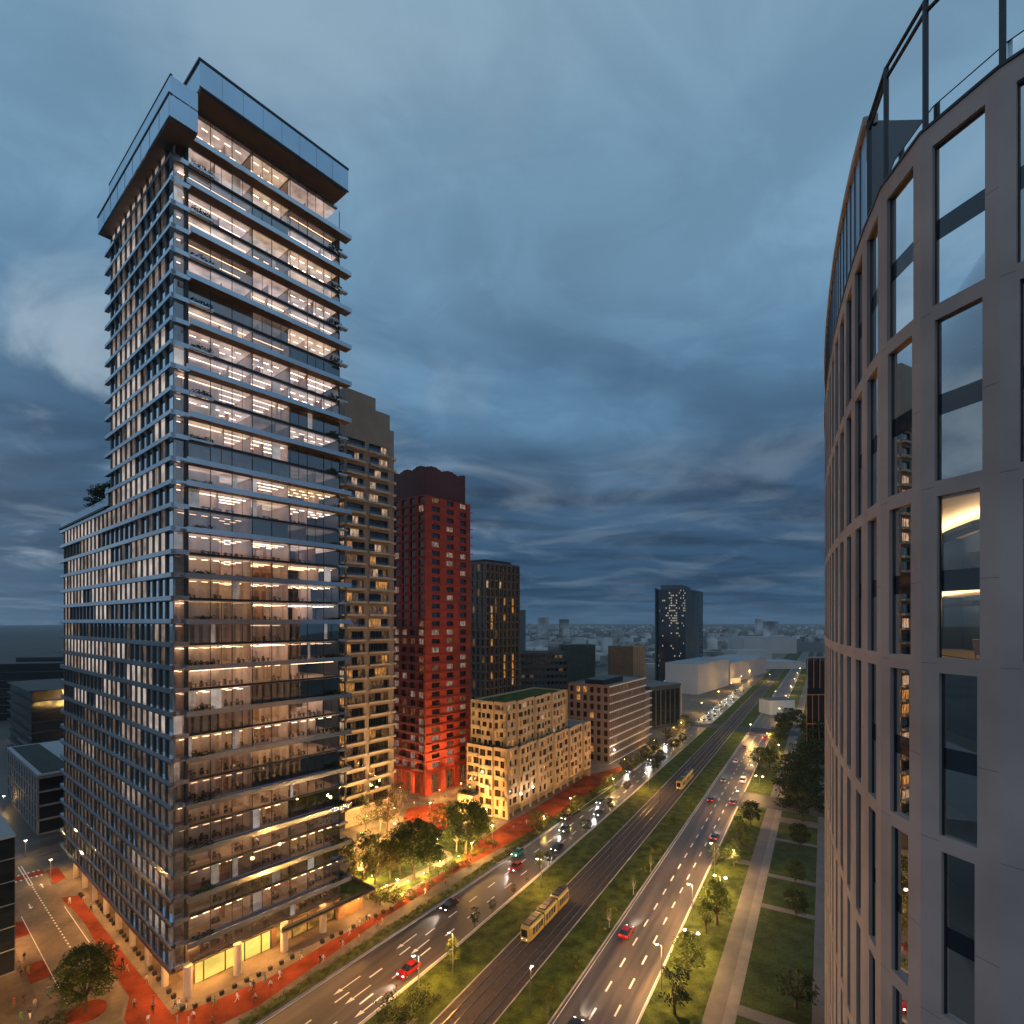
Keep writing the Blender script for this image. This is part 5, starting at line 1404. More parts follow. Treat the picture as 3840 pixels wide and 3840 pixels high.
# ------------------------------------------------------------------ lamps (each with the light it really gives)
LIGHTS = {}; EK = 2.6
def light(parent, loc, energy, col, rad=.25, kind='POINT', name='bulb'):
    d = bpy.data.lights.new(name, kind); d.energy = energy * (EK if kind == 'POINT' else 1); d.color = col; d.shadow_soft_size = rad
    o = bpy.data.objects.new(name, d); C.objects.link(o); o.parent = parent; o.location = loc; return o
YEL = (1, .58, .16); ORA = (1, .47, .12); WHI = (1, .86, .68)
M['lampglow'] = emit('sodium_lamp', (1, .74, .34), 26); M['lampglow_o'] = emit('orange_lamp', (1, .62, .25), 22); M['lampglow_w'] = emit('pale_lamp', (1, .90, .74), 30)
def street_lamp(x, y, h, label, group, energy, col, arm=(0, 0), glow='lampglow', head=.34):
    t = empty('street_lamp', (x, y, .1), label, 'street lamp', group)
    mb = MB(); mb.tube([(0, 0, 0), (0, 0, h)], [.13, .07], 8); mb.build('pole', [M['steel']], t, local=True)
    a = (arm[0], arm[1])
    if arm != (0, 0):
        mb = MB(); mb.tube([(0, 0, h - .1), (a[0] * .6, a[1] * .6, h + .25), (a[0], a[1], h + .2)], .05, 6); mb.build('arm', [M['steel']], t, local=True)
    mb = MB(); mb.ball((a[0], a[1], h + .1), head, 0, 10, 6, 1, 1, .5); lh_ = mb.build('lamp_head', [M[glow]], t, local=True)
    mb = MB(); mb.ball((a[0], a[1], h + .22), head * 1.05, 0, 10, 4, 1, 1, .45); mb.build('lamp_hood', [M['steel']], lh_, local=True)
    light(t, (a[0], a[1], h - .35), energy, col)
    return t
def double_lamp(x, y, h, label, group, energy, col):
    t = empty('double_lamp', (x, y, .1), label, 'street lamp', group)
    mb = MB(); mb.tube([(0, 0, 0), (0, 0, h)], [.11, .06], 8); mb.tube([(-1.3 * RC, 1.3 * RS, h), (1.3 * RC, -1.3 * RS, h)], .045, 6); mb.build('pole', [M['steel']], t, local=True)
    for s in (-1, 1):
        mb = MB(); mb.ball((1.3 * RC * s, -1.3 * RS * s, h), .34, 0, 10, 6, 1, 1, .6); mb.build('lamp_head', [M['lampglow']], t, local=True)
        light(t, (1.3 * RC * s, -1.3 * RS * s, h - .45), energy, col)
    return t
GK = 'curb lamps along the right road'
for i, (px, py) in enumerate(((2463, 3541), (2582, 3316), (2666, 3163), (2765, 2966), (2817, 2869), (2877, 2751))):
    x, y = G(px, py, 8.5)
    street_lamp(x + .9 * RC, y - .9 * RS, 8.4, f'{nth[i]} tall kerbside lamp from the camera on the right road', GK, 5200, (1, .53, .20), (-.9 * RC, .9 * RS))
for i, ((ax, ay), (bx, by)) in enumerate((((2566, 3485), (2621, 3502)), ((2684, 3282), (2717, 3293)), ((2833, 2912), (2862, 2910)))):
    a, b = G(ax, ay, 5.5), G(bx, by, 5.5)
    double_lamp((a[0] + b[0]) / 2, (a[1] + b[1]) / 2, 5.4, f'{nth[i]} twin headed lamp from the camera on the grass verge', 'twin lamps on the verge', 1500 if i < 2 else 500, YEL)
for i, (px, py, z, lab) in enumerate(((2752, 3191, 4.5, 'verge lamp among the trees before the side road'), (2920, 2794, 4.5, 'verge lamp among trees near the red crossing'), (2815, 2717, 8, 'lamp at the junction beyond the red crossing'), (2908, 2593, 8, 'far lamp beside the boulevard near the pale halls'), (2976, 2624, 8, 'far lamp over the parked cars by the pavilion'), (2887, 2529, 8, 'farthest bright lamp at the end of the boulevard'))):
    x, y = G(px, py, z); street_lamp(x, y, z, lab, 'single lamps along the right road', 2600 if i < 2 else 5000, YEL)
for i, (px, py) in enumerate(((1846, 3097), (2040, 3063), (2139, 2995), (2299, 2921), (2343, 2848), (2454, 2777), (2526, 2729), (2555, 2711))):
    x, y = G(px, py, 4.6); street_lamp(x, y, 4.6, f'{nth[i]} lamp from the camera in the planting between red path and left road', 'lamps along the plaza side of the left road', 1700, YEL)
for i, (px, py) in enumerate(((1550, 3587), (2015, 3223), (2422, 2899))):
    x, y = G(px, py, 7.5); street_lamp(x + 1.0, y, 7.5, f'{nth[i]} tall lamp from the camera on the tram side of the left road', 'lamps on the tram side of the left road', 4200, ORA, (-1, 0), 'lampglow_w')
x, y = G(1698, 3668); street_lamp(x, y, 8.6, 'thin unlit-looking tall pole with a small lamp beside the left road', None, 2500, ORA, (-.8, .2), 'lampglow_o', .2)
x, y = G(1989, 3798); street_lamp(x, y, 8.2, 'lone lamp post standing beside the tram tracks', None, 900, ORA, (.3, 0), 'lampglow_o', .26)
for i, (px, py, z) in enumerate(((1354, 3240, 4.2), (1479, 3089, 4.2), (1613, 3154, 6), (1681, 3035, 4.2), (1769, 3163, 4), (1613, 3012, 4.2), (1490, 3300, 4), (1356, 3125, 4))):
    x, y = G(px, py, z)
    street_lamp(x, y, z, ('low lamp glowing at the annex corner of the park', 'park lamp before the balcony tower entrance', 'white park lamp in front of the big dark tree', 'park lamp right of the red tower foot', 'small lamp beside the winding park path', 'lamp at the foot of the red tower', 'park lamp beside the planting on the red path', 'park lamp left of the pale stemmed trees')[i],
        'lamps in the park', (5500, 4200, 3500, 4200, 4000, 4500, 4500, 2600)[i], (1, .52, .12) if i != 2 else (1, .7, .42), (0, 0), 'lampglow' if i != 2 else 'lampglow_w')
for i, (px, py) in enumerate(((83, 2738), (14, 2987), (96, 3154), (190, 3226))):
    x, y = G(px, py, 5); street_lamp(x, y, 5, f'{["farthest", "third nearest", "second nearest", "nearest"][i]} small lamp in the dark yard left of the office tower', 'lamps in the dark yard', 420, YEL)
# wall lamps on the cream and the banded blocks
def wall_lamp(x, y, z, label, e, nrm):
    t = empty('wall_lamp', (x, y, z), label, 'wall lamp', 'white wall lamps')
    mb = MB(); mb.tube([(-nrm[0] * .9, -nrm[1] * .9, .1), (0, 0, 0)], .05, 6); mb.build('bracket', [M['steel']], t, local=True)
    mb = MB(); mb.ball((0, 0, 0), .34, 0, 10, 6); mb.build('lamp_head', [M['wallwhite']], t, local=True)
    light(t, (nrm[0] * .9, nrm[1] * .9, 0), e * .28, WHI)
q = CI.p(5.5, -2.0, 8.3); wall_lamp(*q, 'bright white wall lamp near the street corner of the cream block', 700, (.831, -.556))
q = CI.p(13.5, -2.0, 8.6); wall_lamp(*q, 'second white wall lamp farther along the cream block', 700, (.831, -.556))
q = Fr(WO, CA, CB).p(3.5, -1.4, 6.5); wall_lamp(*q, 'white wall lamp at the foot of the banded block', 700, (.831, -.556))
# downlights of colonnade and lobby, plus an added row under the terrace lighting the path
for u, v, zl, e in [(-.1, vv, 5.5, 700) for vv in (9, 19, 29, 39, 49, 59, 69, 78)] + [(5, 1.2, 5.5, 900), (12, .6, 5.5, 900), (18, .6, 5.5, 900), (1.2, 1.2, 5.5, 600)] + [(uu, -1.7, 9.9, 900) for uu in (4, 11, 18, 25, 32)] + [(38, -2.0, 4.85, 1200)]:
    x, y, _ = TW.p(u, v, 0); d = bpy.data.objects.new('downlight', None)
    mb = MB(); mb.tube([(x, y, zl - .06), (x, y, zl + .06)], .2, 10); o = mb.build('downlight', [M['lampglow_o']], tower)
    light(o, (x, y, zl - .3), e, ORA, .3)
# street lamps added out of view to light the side street and red path
for i, (u, v, e) in enumerate(((-25, 3, 5000), (-17.2, 44, 2400), (-8, -16, 3000))):
    x, y, _ = TW.p(u, v, 0)
    street_lamp(x, y, 7.5, ('added tall lamp out of view on the left pavement beyond the corner of the street', 'added tall lamp hidden behind the black glass box side', 'added tall lamp below the view before the street corner')[i], 'added lamps of the side street', e, ORA, (0, 0), 'lampglow_o', .26)
# low lamps added before the red tower's arches to brighten its base
for i, (fr_q, u, n_, e, lab) in enumerate(((RFr, 2.5, 5.5, 2200, 'added low lamp just off the corner of the red tower'), (RFr, 14, 6.0, 1600, 'added low lamp before the right arches of the red tower'), (RLf, 9, 5.5, 2000, 'added low lamp before the left arches of the red tower'))):
    x, y, _ = fr_q.p(u, n_, 0); street_lamp(x, y, 3.2, lab, 'added low lamps at the red tower', e, (1, .45, .12), (0, 0), 'lampglow_o', .2)
for u, n_, e, lab in ((5, 6, 3200, 'lamp before the narrow end of the cream block'), (14, 7, 2800, 'lamp beside the small wing of the cream block')):
    x, y, _ = CL.p(u, n_, 0); street_lamp(x, y, 4.5, lab, 'lamps at the cream block', e, (1, .55, .16), (0, 0), 'lampglow', .22)
x, y, _ = BFr.p(5, 5, 0); street_lamp(x, y, 4.0, 'added lamp close to the foot of the balcony tower', 'lamps in the park', 2400, (1, .55, .16), (0, 0), 'lampglow', .22)  # two lamps added to warm the balcony tower's base
x, y, _ = BFr.p(16, 6, 0); street_lamp(x, y, 4.0, 'added lamp near the far corner of the balcony tower', 'lamps in the park', 2400, (1, .55, .16), (0, 0), 'lampglow', .22)

# floodlights added on the ground to brighten the lower facades
def added_floodlight(p, tgt, e, col, label, spread=62):
    t = empty('added_floodlight', (p[0], p[1], .15), label, 'added_floodlight', 'added floodlights at the tower feet')
    mb = MB(); mb.tube([(0, 0, 0), (0, 0, .35)], .06, 6); mb.build('stand', [M['darksteel']], t, local=True)
    mb = MB(); mb.tube([(0, 0, .30), (0, 0, .62)], [.16, .24], 10); mb.build('lamp_head', [M['darksteel']], t, local=True)
    o = light(t, (0, 0, .75), e, col, .2, 'SPOT', 'beam'); o.data.spot_size = math.radians(spread); o.data.spot_blend = .9
    d = Vector(tgt) - Vector((p[0], p[1], .9)); o.rotation_euler = d.to_track_quat('-Z', 'Y').to_euler()
RED = (1, .50, .18); AMB = (1, .58, .24)
for fr, u, nn, zt_, e, col, lab in ((RFr, 4, 7, 44, 90000, RED, 'added uplight nearest the corner of the red tower'), (RFr, 13, 7, 40, 45000, RED, 'added uplight before the middle arch of the red tower'), (RLf, 5, 7, 42, 80000, RED, 'added uplight left of the red tower corner'), (RLf, 15, 7, 38, 50000, RED, 'added uplight near the balcony tower side of the red tower'),
    (BFr, 5, 8, 60, 80000, AMB, 'added uplight before the left bays of the balcony tower'), (BFr, 16, 8, 60, 70000, AMB, 'added uplight before the right bays of the balcony tower'), (CL, 9, 9, 22, 42000, AMB, 'added uplight before the narrow end of the cream block')):
    a = fr.p(u, nn, 0); b = fr.p(u, 0, zt_); added_floodlight(a, b, e, col, lab)
# small lamps added low in the park planting to light the trees from below
for i, (px, py) in enumerate(((1395, 3300), (1450, 3335), (1530, 3320), (1590, 3290), (1650, 3245), (1720, 3225), (1420, 3160), (1500, 3170), (1560, 3215), (1640, 3160))):
    x, y = G(px, py); t = empty('added_bollard_lamp', (x, y, .14), f'{nth[i]} added low bollard lamp under the park trees counted from the annex corner', 'bollard lamp', 'added bollard lamps under the park trees')
    mb = MB(); mb.tube([(0, 0, 0), (0, 0, .9)], .07, 8); mb.build('post', [M['darksteel']], t, local=True)
    mb = MB(); mb.tube([(0, 0, .9), (0, 0, 1.08)], .09, 8); mb.build('lamp_head', [M['lampglow']], t, local=True)
    light(t, (0, 0, 1.35), 1000, (1, .62, .18))
# far lamps of the boulevard
for i in range(12):
    s = 420 + (i // 2) * 75; tq = -79.5 if i % 2 else -27.0
    x, y = R(s, tq); street_lamp(x, y, 8.5, f'{nth[i // 2]} far lamp beyond the junction on the {"plaza" if i % 2 else "pavilion"} side of the boulevard', 'far lamps of the boulevard', 3200, YEL, (0, 0), 'lampglow', .42)
# ------------------------------------------------------------------ cars
M['carglass'] = dark_glass('car_glass', (.012, .014, .016), .05, .9)
M['headlight'] = emit('headlight', (1, .93, .80), 16); M['taillight'] = emit('taillight', (1, .03, .02), 5)
M['headlight_dim'] = emit('headlight_far', (1, .86, .66), 3)
M['rim'] = pbr('wheel_rim', (.45, .45, .46), .35, .8, amt=.05)
paints = {}
def paint(nm, col, met=.3): paints[nm] = pbr('car_paint_' + nm, col, .28, met, amt=.05, scale=1, spec=.6)
for nm, col in (('red', (.42, .015, .015)), ('black', (.012, .013, .016)), ('teal', (.03, .30, .30)), ('white', (.72, .72, .72)), ('silver', (.38, .39, .41)), ('blue', (.04, .07, .42)), ('grey', (.09, .095, .10)), ('yellow', (.45, .34, .04)), ('maroon', (.12, .02, .02)), ('slate', (.05, .075, .11))): paint(nm, col)
def car_body(w, prof):
    """closed side profile swept across the width, sides tucked in at sill and roof"""
    mb = MB(); n = len(prof)
    for sgn in (-1, 1):
        for (x, z, f) in prof: mb.v.append((x, sgn * w / 2 * f, z))
    for i in range(n):
        j = (i + 1) % n; mb.f.append((i, j, n + j, n + i)); mb.m.append(0)
    mb.f.append(tuple(range(n - 1, -1, -1))); mb.m.append(0); mb.f.append(tuple(range(n, 2 * n))); mb.m.append(0)
    return mb
def make_car_parts(kind):
    K = 1.12
    if kind == 'car':
        L_, w_ = 4.5, 1.85
        body = [(-2.2, .28, .94), (-2.25, .62, .98), (-2.15, .95, .96), (-1.6, 1.02, .97), (.95, 1.0, .98), (1.9, .86, .95), (2.22, .62, .92), (2.25, .32, .90)]
        cab = [(-1.95, .98, .93), (-1.35, 1.46, .74), (.15, 1.48, .74), (1.05, .98, .92)]
    else:
        L_, w_ = 5.2, 2.0
        body = [(-2.6, .30, .96), (-2.65, .9, .98), (-2.6, 1.2, .98), (1.5, 1.2, .98), (2.35, 1.02, .96), (2.6, .7, .93), (2.62, .34, .92)]
        cab = [(-2.58, 1.18, .95), (-2.45, 2.05, .86), (.75, 2.05, .86), (1.7, 1.18, .94)]
    sc_ = lambda mb: ([setattr(mb, 'v', [(x * K, y * K, z * K) for x, y, z in mb.v])], mb)[1]
    P = {}
    P['body'] = sc_(car_body(w_, body))
    g = car_body(w_, cab)
    P['window_band'] = sc_(g)
    roof = MB(); (x1, z1, f1), (x2, z2, f2) = cab[1], cab[2]
    roof.box(WORLD, x1 + .1, x2 - .1, -w_ / 2 * f1 + .05, w_ / 2 * f1 - .05, z1 - .02, z1 + .035, 0)
    P['roof'] = sc_(roof)
    wheels = []; rims = []
    for x in (-1.4 if kind == 'car' else -1.7, 1.38 if kind == 'car' else 1.75):
        for s in (-1, 1):
            mb = MB(); mb.tube([(x, s * (w_ / 2 - .2), .33), (x, s * (w_ / 2 + .01), .33)], .33, 12); wheels.append(sc_(mb)); mb = MB(); mb.tube([(x, s * (w_ / 2 + .01), .33), (x, s * (w_ / 2 + .03), .33)], .2, 10, 0); rims.append(sc_(mb))
    P['wheel'] = wheels; P['rim'] = rims
    xf = (2.1 if kind == 'car' else 2.5); xb = (-2.2 if kind == 'car' else -2.62)
    hl, tl = [], []
    for s in (-1, 1):
        mb = MB(); mb.ball((xf, s * w_ * .36, .68), .17, 0, 8, 5, .6, 1.1, .6); hl.append(sc_(mb))
        mb = MB(); mb.box(WORLD, xb - .05, xb + .1, s * w_ * .36 - .18, s * w_ * .36 + .18, .76, .92, 0); tl.append(sc_(mb))
    P['headlight'] = hl; P['taillight'] = tl
    return P
CP = {k: make_car_parts(k) for k in ('car', 'van')}
meshc = {}
def cmesh(kind, part, i, mats):
    key = (kind, part, i, tuple(m.name for m in mats))
    if key not in meshc:
        p = CP[kind][part]; p = p[i] if isinstance(p, list) else p
        meshc[key] = p.mesh(part, mats)
    return meshc[key]
def car(x, y, hd, col, label, kind='car', beam=0, group='cars on the boulevard', near=True):
    t = empty('van' if kind == 'van' else 'car', (x, y, .03), label, 'van' if kind == 'van' else 'car', group, hd)
    def part(nm, i, mats, name=None):
        o = bpy.data.objects.new(name or nm, cmesh(kind, nm, i, mats)); C.objects.link(o); o.parent = t; return o
    part('body', 0, [paints[col]]); part('window_band', 0, [M['carglass']]); part('roof', 0, [paints[col]])
    for i in range(4):
        wo = part('wheel', i, [M['black']]); ro = part('rim', i, [M['rim']]); ro.parent = wo
    for i in range(2): part('headlight', i, [M['headlight'] if near else M['headlight_dim']]); part('taillight', i, [M['taillight']])
    if beam:
        o = light(t, (2.7, 0, .9), beam, (1, .93, .82), .12, 'SPOT', 'beam'); o.data.spot_size = math.radians(52); o.data.spot_blend = .6
        o.rotation_euler = (math.radians(82.5), 0, math.radians(-90))
    return t
AWAY = math.atan2(RC, RS)
def car_px(px, py, col, label, away, kind='car', beam=0, near=True, group=None):
    x, y = G(px, py); hd = AWAY if away else AWAY + math.pi - (0.035 if y < 190 else 0)
    return car(x, y, hd, col, label, kind, beam, group or ('cars driving away on the right road' if away else 'cars driving towards the camera on the left road'), near)
BE = 4600
for px, py, col, lab, kind in ((2350, 3505, 'red', 'red car alone on the right road with glowing tail lights', 'car'), (2150, 3872, 'black', 'dark car cut off by the bottom edge on the right road', 'car'), (2680, 3145, 'slate', 'blue grey car in the lane next to the verge lamps', 'car'),
    (2666, 3004, 'black', 'dark car with yellow lit rear in the lane by the grass', 'car'), (2749, 3014, 'grey', 'dark grey car just before the side road on the right road', 'car'), (2715, 2930, 'teal', 'teal car in the left lane of the right road', 'car'), (2788, 2932, 'white', 'white van in the right lane of the right road', 'van'),
    (2759, 2858, 'white', 'white car halfway to the red crossing', 'car'), (2792, 2806, 'grey', 'dark car waiting in the left lane before the red crossing', 'car'), (2844, 2818, 'silver', 'silver car waiting in the right lane before the red crossing', 'car'), (2868, 2772, 'red', 'red car right at the red crossing', 'car')):
    car_px(px, py, col, lab, True, kind, BE)
for px, py, col, lab, kind in ((1532, 3648, 'red', 'red car close to the lamp pole on the left road', 'car'), (1685, 3405, 'black', 'black car in the lane beside the hedge', 'car'), (1934, 3260, 'red', 'red car next to the teal car on the left road', 'car'), (1942, 3205, 'teal', 'teal car beside the hedge on the left road', 'car'),
    (2088, 3186, 'black', 'black car by the tram median, behind the red car', 'car'), (2117, 3116, 'slate', 'dark blue car in the middle lane of the left road', 'car'), (2124, 3070, 'maroon', 'dark red car level with the crossing by the cream block', 'car'), (2243, 3056, 'black', 'black car in the middle lane below the cream block end', 'car'), (2252, 3012, 'grey', 'dark car with pale roof near the lime trees', 'car'),
    (2361, 2896, 'blue', 'bright blue car beside the banded block', 'car'), (2500, 2793, 'red', 'red car before the far junction on the left road', 'car'), (2440, 2852, 'silver', 'silver car between the blue car and the junction', 'car')):
    car_px(px, py, col, lab, False, kind, BE)
# queue beyond the junction: three lanes facing the camera
qr = random.Random(5); k = 0
lane_n = ('kerb side', 'middle', 'tram side')
for li, t in enumerate((-75.6, -72.2, -68.9)):
    s = 388 + qr.uniform(0, 6); j = 0
    while s < 640 and j < 10:
        x, y = R(s, t + qr.uniform(-.2, .2))
        col = qr.choice(('black', 'silver', 'white', 'grey', 'maroon', 'slate', 'white', 'silver'))
        car(x, y, AWAY + math.pi, col, f'{col} car, {nth[j]} in the {lane_n[li]} lane of the queue beyond the junction', 'car', 220 if j < 8 else 0, 'cars queueing beyond the junction', False)
        s += qr.uniform(10, 30); j += 1
for i in range(9):
    s, t = 470 + (i % 5) * 13 + qr.uniform(-2, 2), -30 + (i // 5) * 7 + qr.uniform(-1, 1); x, y = R(s, t)
    col = ('red', 'black', 'white', 'silver', 'maroon', 'grey', 'slate', 'white', 'red')[i]
    car(x, y, AWAY, col, f'{col} car, {nth[i]} of the cars bunched beyond the white pavilion', 'car', 700 if i % 3 == 0 else 0, 'cars beyond the pavilion', False)

# ------------------------------------------------------------------ trams
M['tramy'] = pbr('tram_yellow', (.46, .35, .11), .4, .05, amt=.06, scale=.5, spec=.5)
M['tramgrey'] = pbr('tram_grey', (.22, .21, .19), .5, .1, amt=.1, scale=.8)
M['tramglass'] = lit_window('tram_window', (1, .70, .32), .16, .8, (1, 1, 1), .35)
def tram(s0, t0, nmod, ml, label):
    x, y = R(s0, t0); t = empty('tram', (x, y, .14), label, 'tram', 'trams on the median tracks', AWAY - 0)
    # local x runs away from the camera; the front is at x = 0
    w_ = 1.32
    for m in range(nmod):
        x0, x1 = m * ml + (.3 if m else 0.0), (m + 1) * ml - .3
        mb = MB()
        sec = [(-w_, .35), (-w_, 2.9), (-w_ * .88, 3.3), (-w_ * .5, 3.45), (w_ * .5, 3.45), (w_ * .88, 3.3), (w_, 2.9), (w_, .35)]
        xa = [(x0, 1.0)] if m else [(x0, .62), (x0 + .5, .86), (x0 + 1.3, 1.0)]
        xb = [(x1, 1.0)] if m < nmod - 1 else [(x1 - 1.3, 1.0), (x1 - .5, .86), (x1, .62)]
        st = xa + xb; base = len(mb.v); ns = len(sec)
        for (xx, f) in st:
            for (yy, zz) in sec: mb.v.append((xx, yy * (f if f == 1 else f), zz if zz < 1 else .35 + (zz - .35) * (.93 + .07 * f)))
        for i in range(len(st) - 1):
            for q in range(ns): mb.f.append((i * ns + q, i * ns + (q + 1) % ns, (i + 1) * ns + (q + 1) % ns, (i + 1) * ns + q)); mb.m.append(0)
        mb.f.append(tuple(range(ns - 1, -1, -1))); mb.m.append(0); mb.f.append(tuple((len(st) - 1) * ns + q for q in range(ns))); mb.m.append(0)
        bo_ = mb.build('body', [M['tramy']], t, local=True)
        for sgn in (-1, 1):
            u = x0 + 1.6 if m == 0 else x0 + .5
            while u < x1 - 1.2:
                mb = MB(); mb.box(WORLD, u, u + 1.05, sgn * w_ - .02, sgn * w_ + .02, 1.2, 2.8, 0); mb.build('window', [M['tramglass']], bo_, local=True); u += 1.28
        mb = MB()
        for q in range(3): mb.box(WORLD, x0 + .8 + q * (ml - 1.6) / 3, x0 + .5 + (q + .9) * (ml - 1.6) / 3 + .3, -.85, .85, 3.45, 3.72, 0)
        mb.build('roof_unit', [M['darksteel']], t, local=True)
        mb = MB(); mb.box(WORLD, x0 + ml * .3, x0 + ml * .7, -1.15, 1.15, .05, .5, 0); mb.build('bogie', [M['black']], t, local=True)
        if m:
            mb = MB(); mb.box(WORLD, x0 - .62, x0 + .02, -1.15, 1.15, .5, 3.3, 0); mb.build('bellows', [M['black']], t, local=True)
    mb = MB(); mb.poly([(-.03, -.72, 1.35), (-.03, .72, 1.35), (.22, .74, 2.95), (.22, -.74, 2.95)]); mb.box(WORLD, -.06, -.02, -.74, .74, 1.3, 2.9, 0); mb.build('windscreen', [M['carglass']], t, local=True)
    for sgn in (-1, 1):
        mb = MB(); mb.ball((-.02, sgn * .55, .85), .12, 0, 8, 5); mb.build('headlight', [M['headlight_dim']], t, local=True)
    L_ = nmod * ml; mb = MB(); mb.tube([(L_ * .62, 0, 3.7), (L_ * .58, 0, 4.5), (L_ * .64, 0, 5.2)], .05, 5); mb.tube([(L_ * .64, -.8, 5.2), (L_ * .64, .8, 5.2)], .05, 5); mb.build('pantograph', [M['steel']], t, local=True)
    return t
tram(101.6, -56.2, 3, 7.2, 'yellow tram rolling towards the camera on the near stretch of track')
tram(226, -51.9, 3, 8.0, 'dim yellow tram farther away on the right hand track')
for t_ in (-56.2, -51.9):
    mb = MB(); mb.tube([(*R(40, t_), 5.75), (*R(300, t_), 5.75), (*R(620, t_), 5.75)], .022, 4)
    tag(mb.build('overhead_wire', [M['darksteel']]), 'thin overhead wire above the ' + ('left' if t_ < -54 else 'right') + ' hand tram track', 'wire', 'tram wires')
# overhead line masts
for i, s in enumerate((150, 205, 262, 320)):
    x, y = R(s, -54.05); t = empty('catenary_mast', (x, y, .14), f'{nth[i]} thin catenary mast from the camera between the tram tracks', 'mast', 'catenary masts')
    mb = MB(); mb.tube([(0, 0, 0), (0, 0, 6.6)], [.10, .07], 6); mb.build('pole', [M['darksteel']], t, local=True)
    mb = MB(); mb.tube([(-3.2 * RC, 3.2 * RS, 6.2), (3.2 * RC, -3.2 * RS, 6.2)], .04, 5); mb.build('arm', [M['darksteel']], t, local=True)

# ------------------------------------------------------------------ granite cubes along the pavements
z7 = lambda x, y: (x * .4348, 3000 + y * .4348)
z8 = lambda x, y: (400 + x * .3623, 3500 + y * .3623)
z6 = lambda x, y: (800 + x * .5176, 3000 + y * .5176)
side = [z7(*p) for p in ((690, 820), (705, 838), (840, 893), (858, 920), (877, 948), (935, 1012), (957, 1045), (982, 1076), (1045, 1150), (1072, 1183), (1098, 1218), (1165, 1302), (1195, 1338), (1225, 1376), (1300, 1468), (1333, 1508), (1370, 1553))] + [z8(*p) for p in ((645, 615), (692, 668))]
front = [z8(*p) for p in ((785, 790), (915, 765), (1055, 698), (1190, 630), (1322, 563), (1450, 500), (1572, 440), (1692, 378), (1808, 318), (1920, 260))] + [z6(*p) for p in ((790, 1036), (860, 998), (925, 972), (1015, 925), (1175, 848), (1230, 820), (1290, 793))]
mbq = MB(); mbq.box(WORLD, -.34, .34, -.34, .34, 0, .72, 0); mbq.box(WORLD, -.30, .30, -.30, .30, .72, .76, 0); cube_me = mbq.mesh('granite_cube', [M['cube']])
ordn = ['1st', '2nd', '3rd'] + [f'{i}th' for i in range(4, 30)]
for lst, txt in ((side, 'along the side street colonnade, counted from its far end'), (front, 'along the boulevard front, counted from the street corner')):
    for i, (px, py) in enumerate(lst):
        x, y = G(px, py, .17); o = bpy.data.objects.new('stone_bollard', cube_me); C.objects.link(o); o.location = (x, y, .17); o.rotation_euler = (0, 0, .88)
        tag(o, f'{ordn[i]} dark granite cube {txt}', 'bollard', 'granite cubes along the pavement')

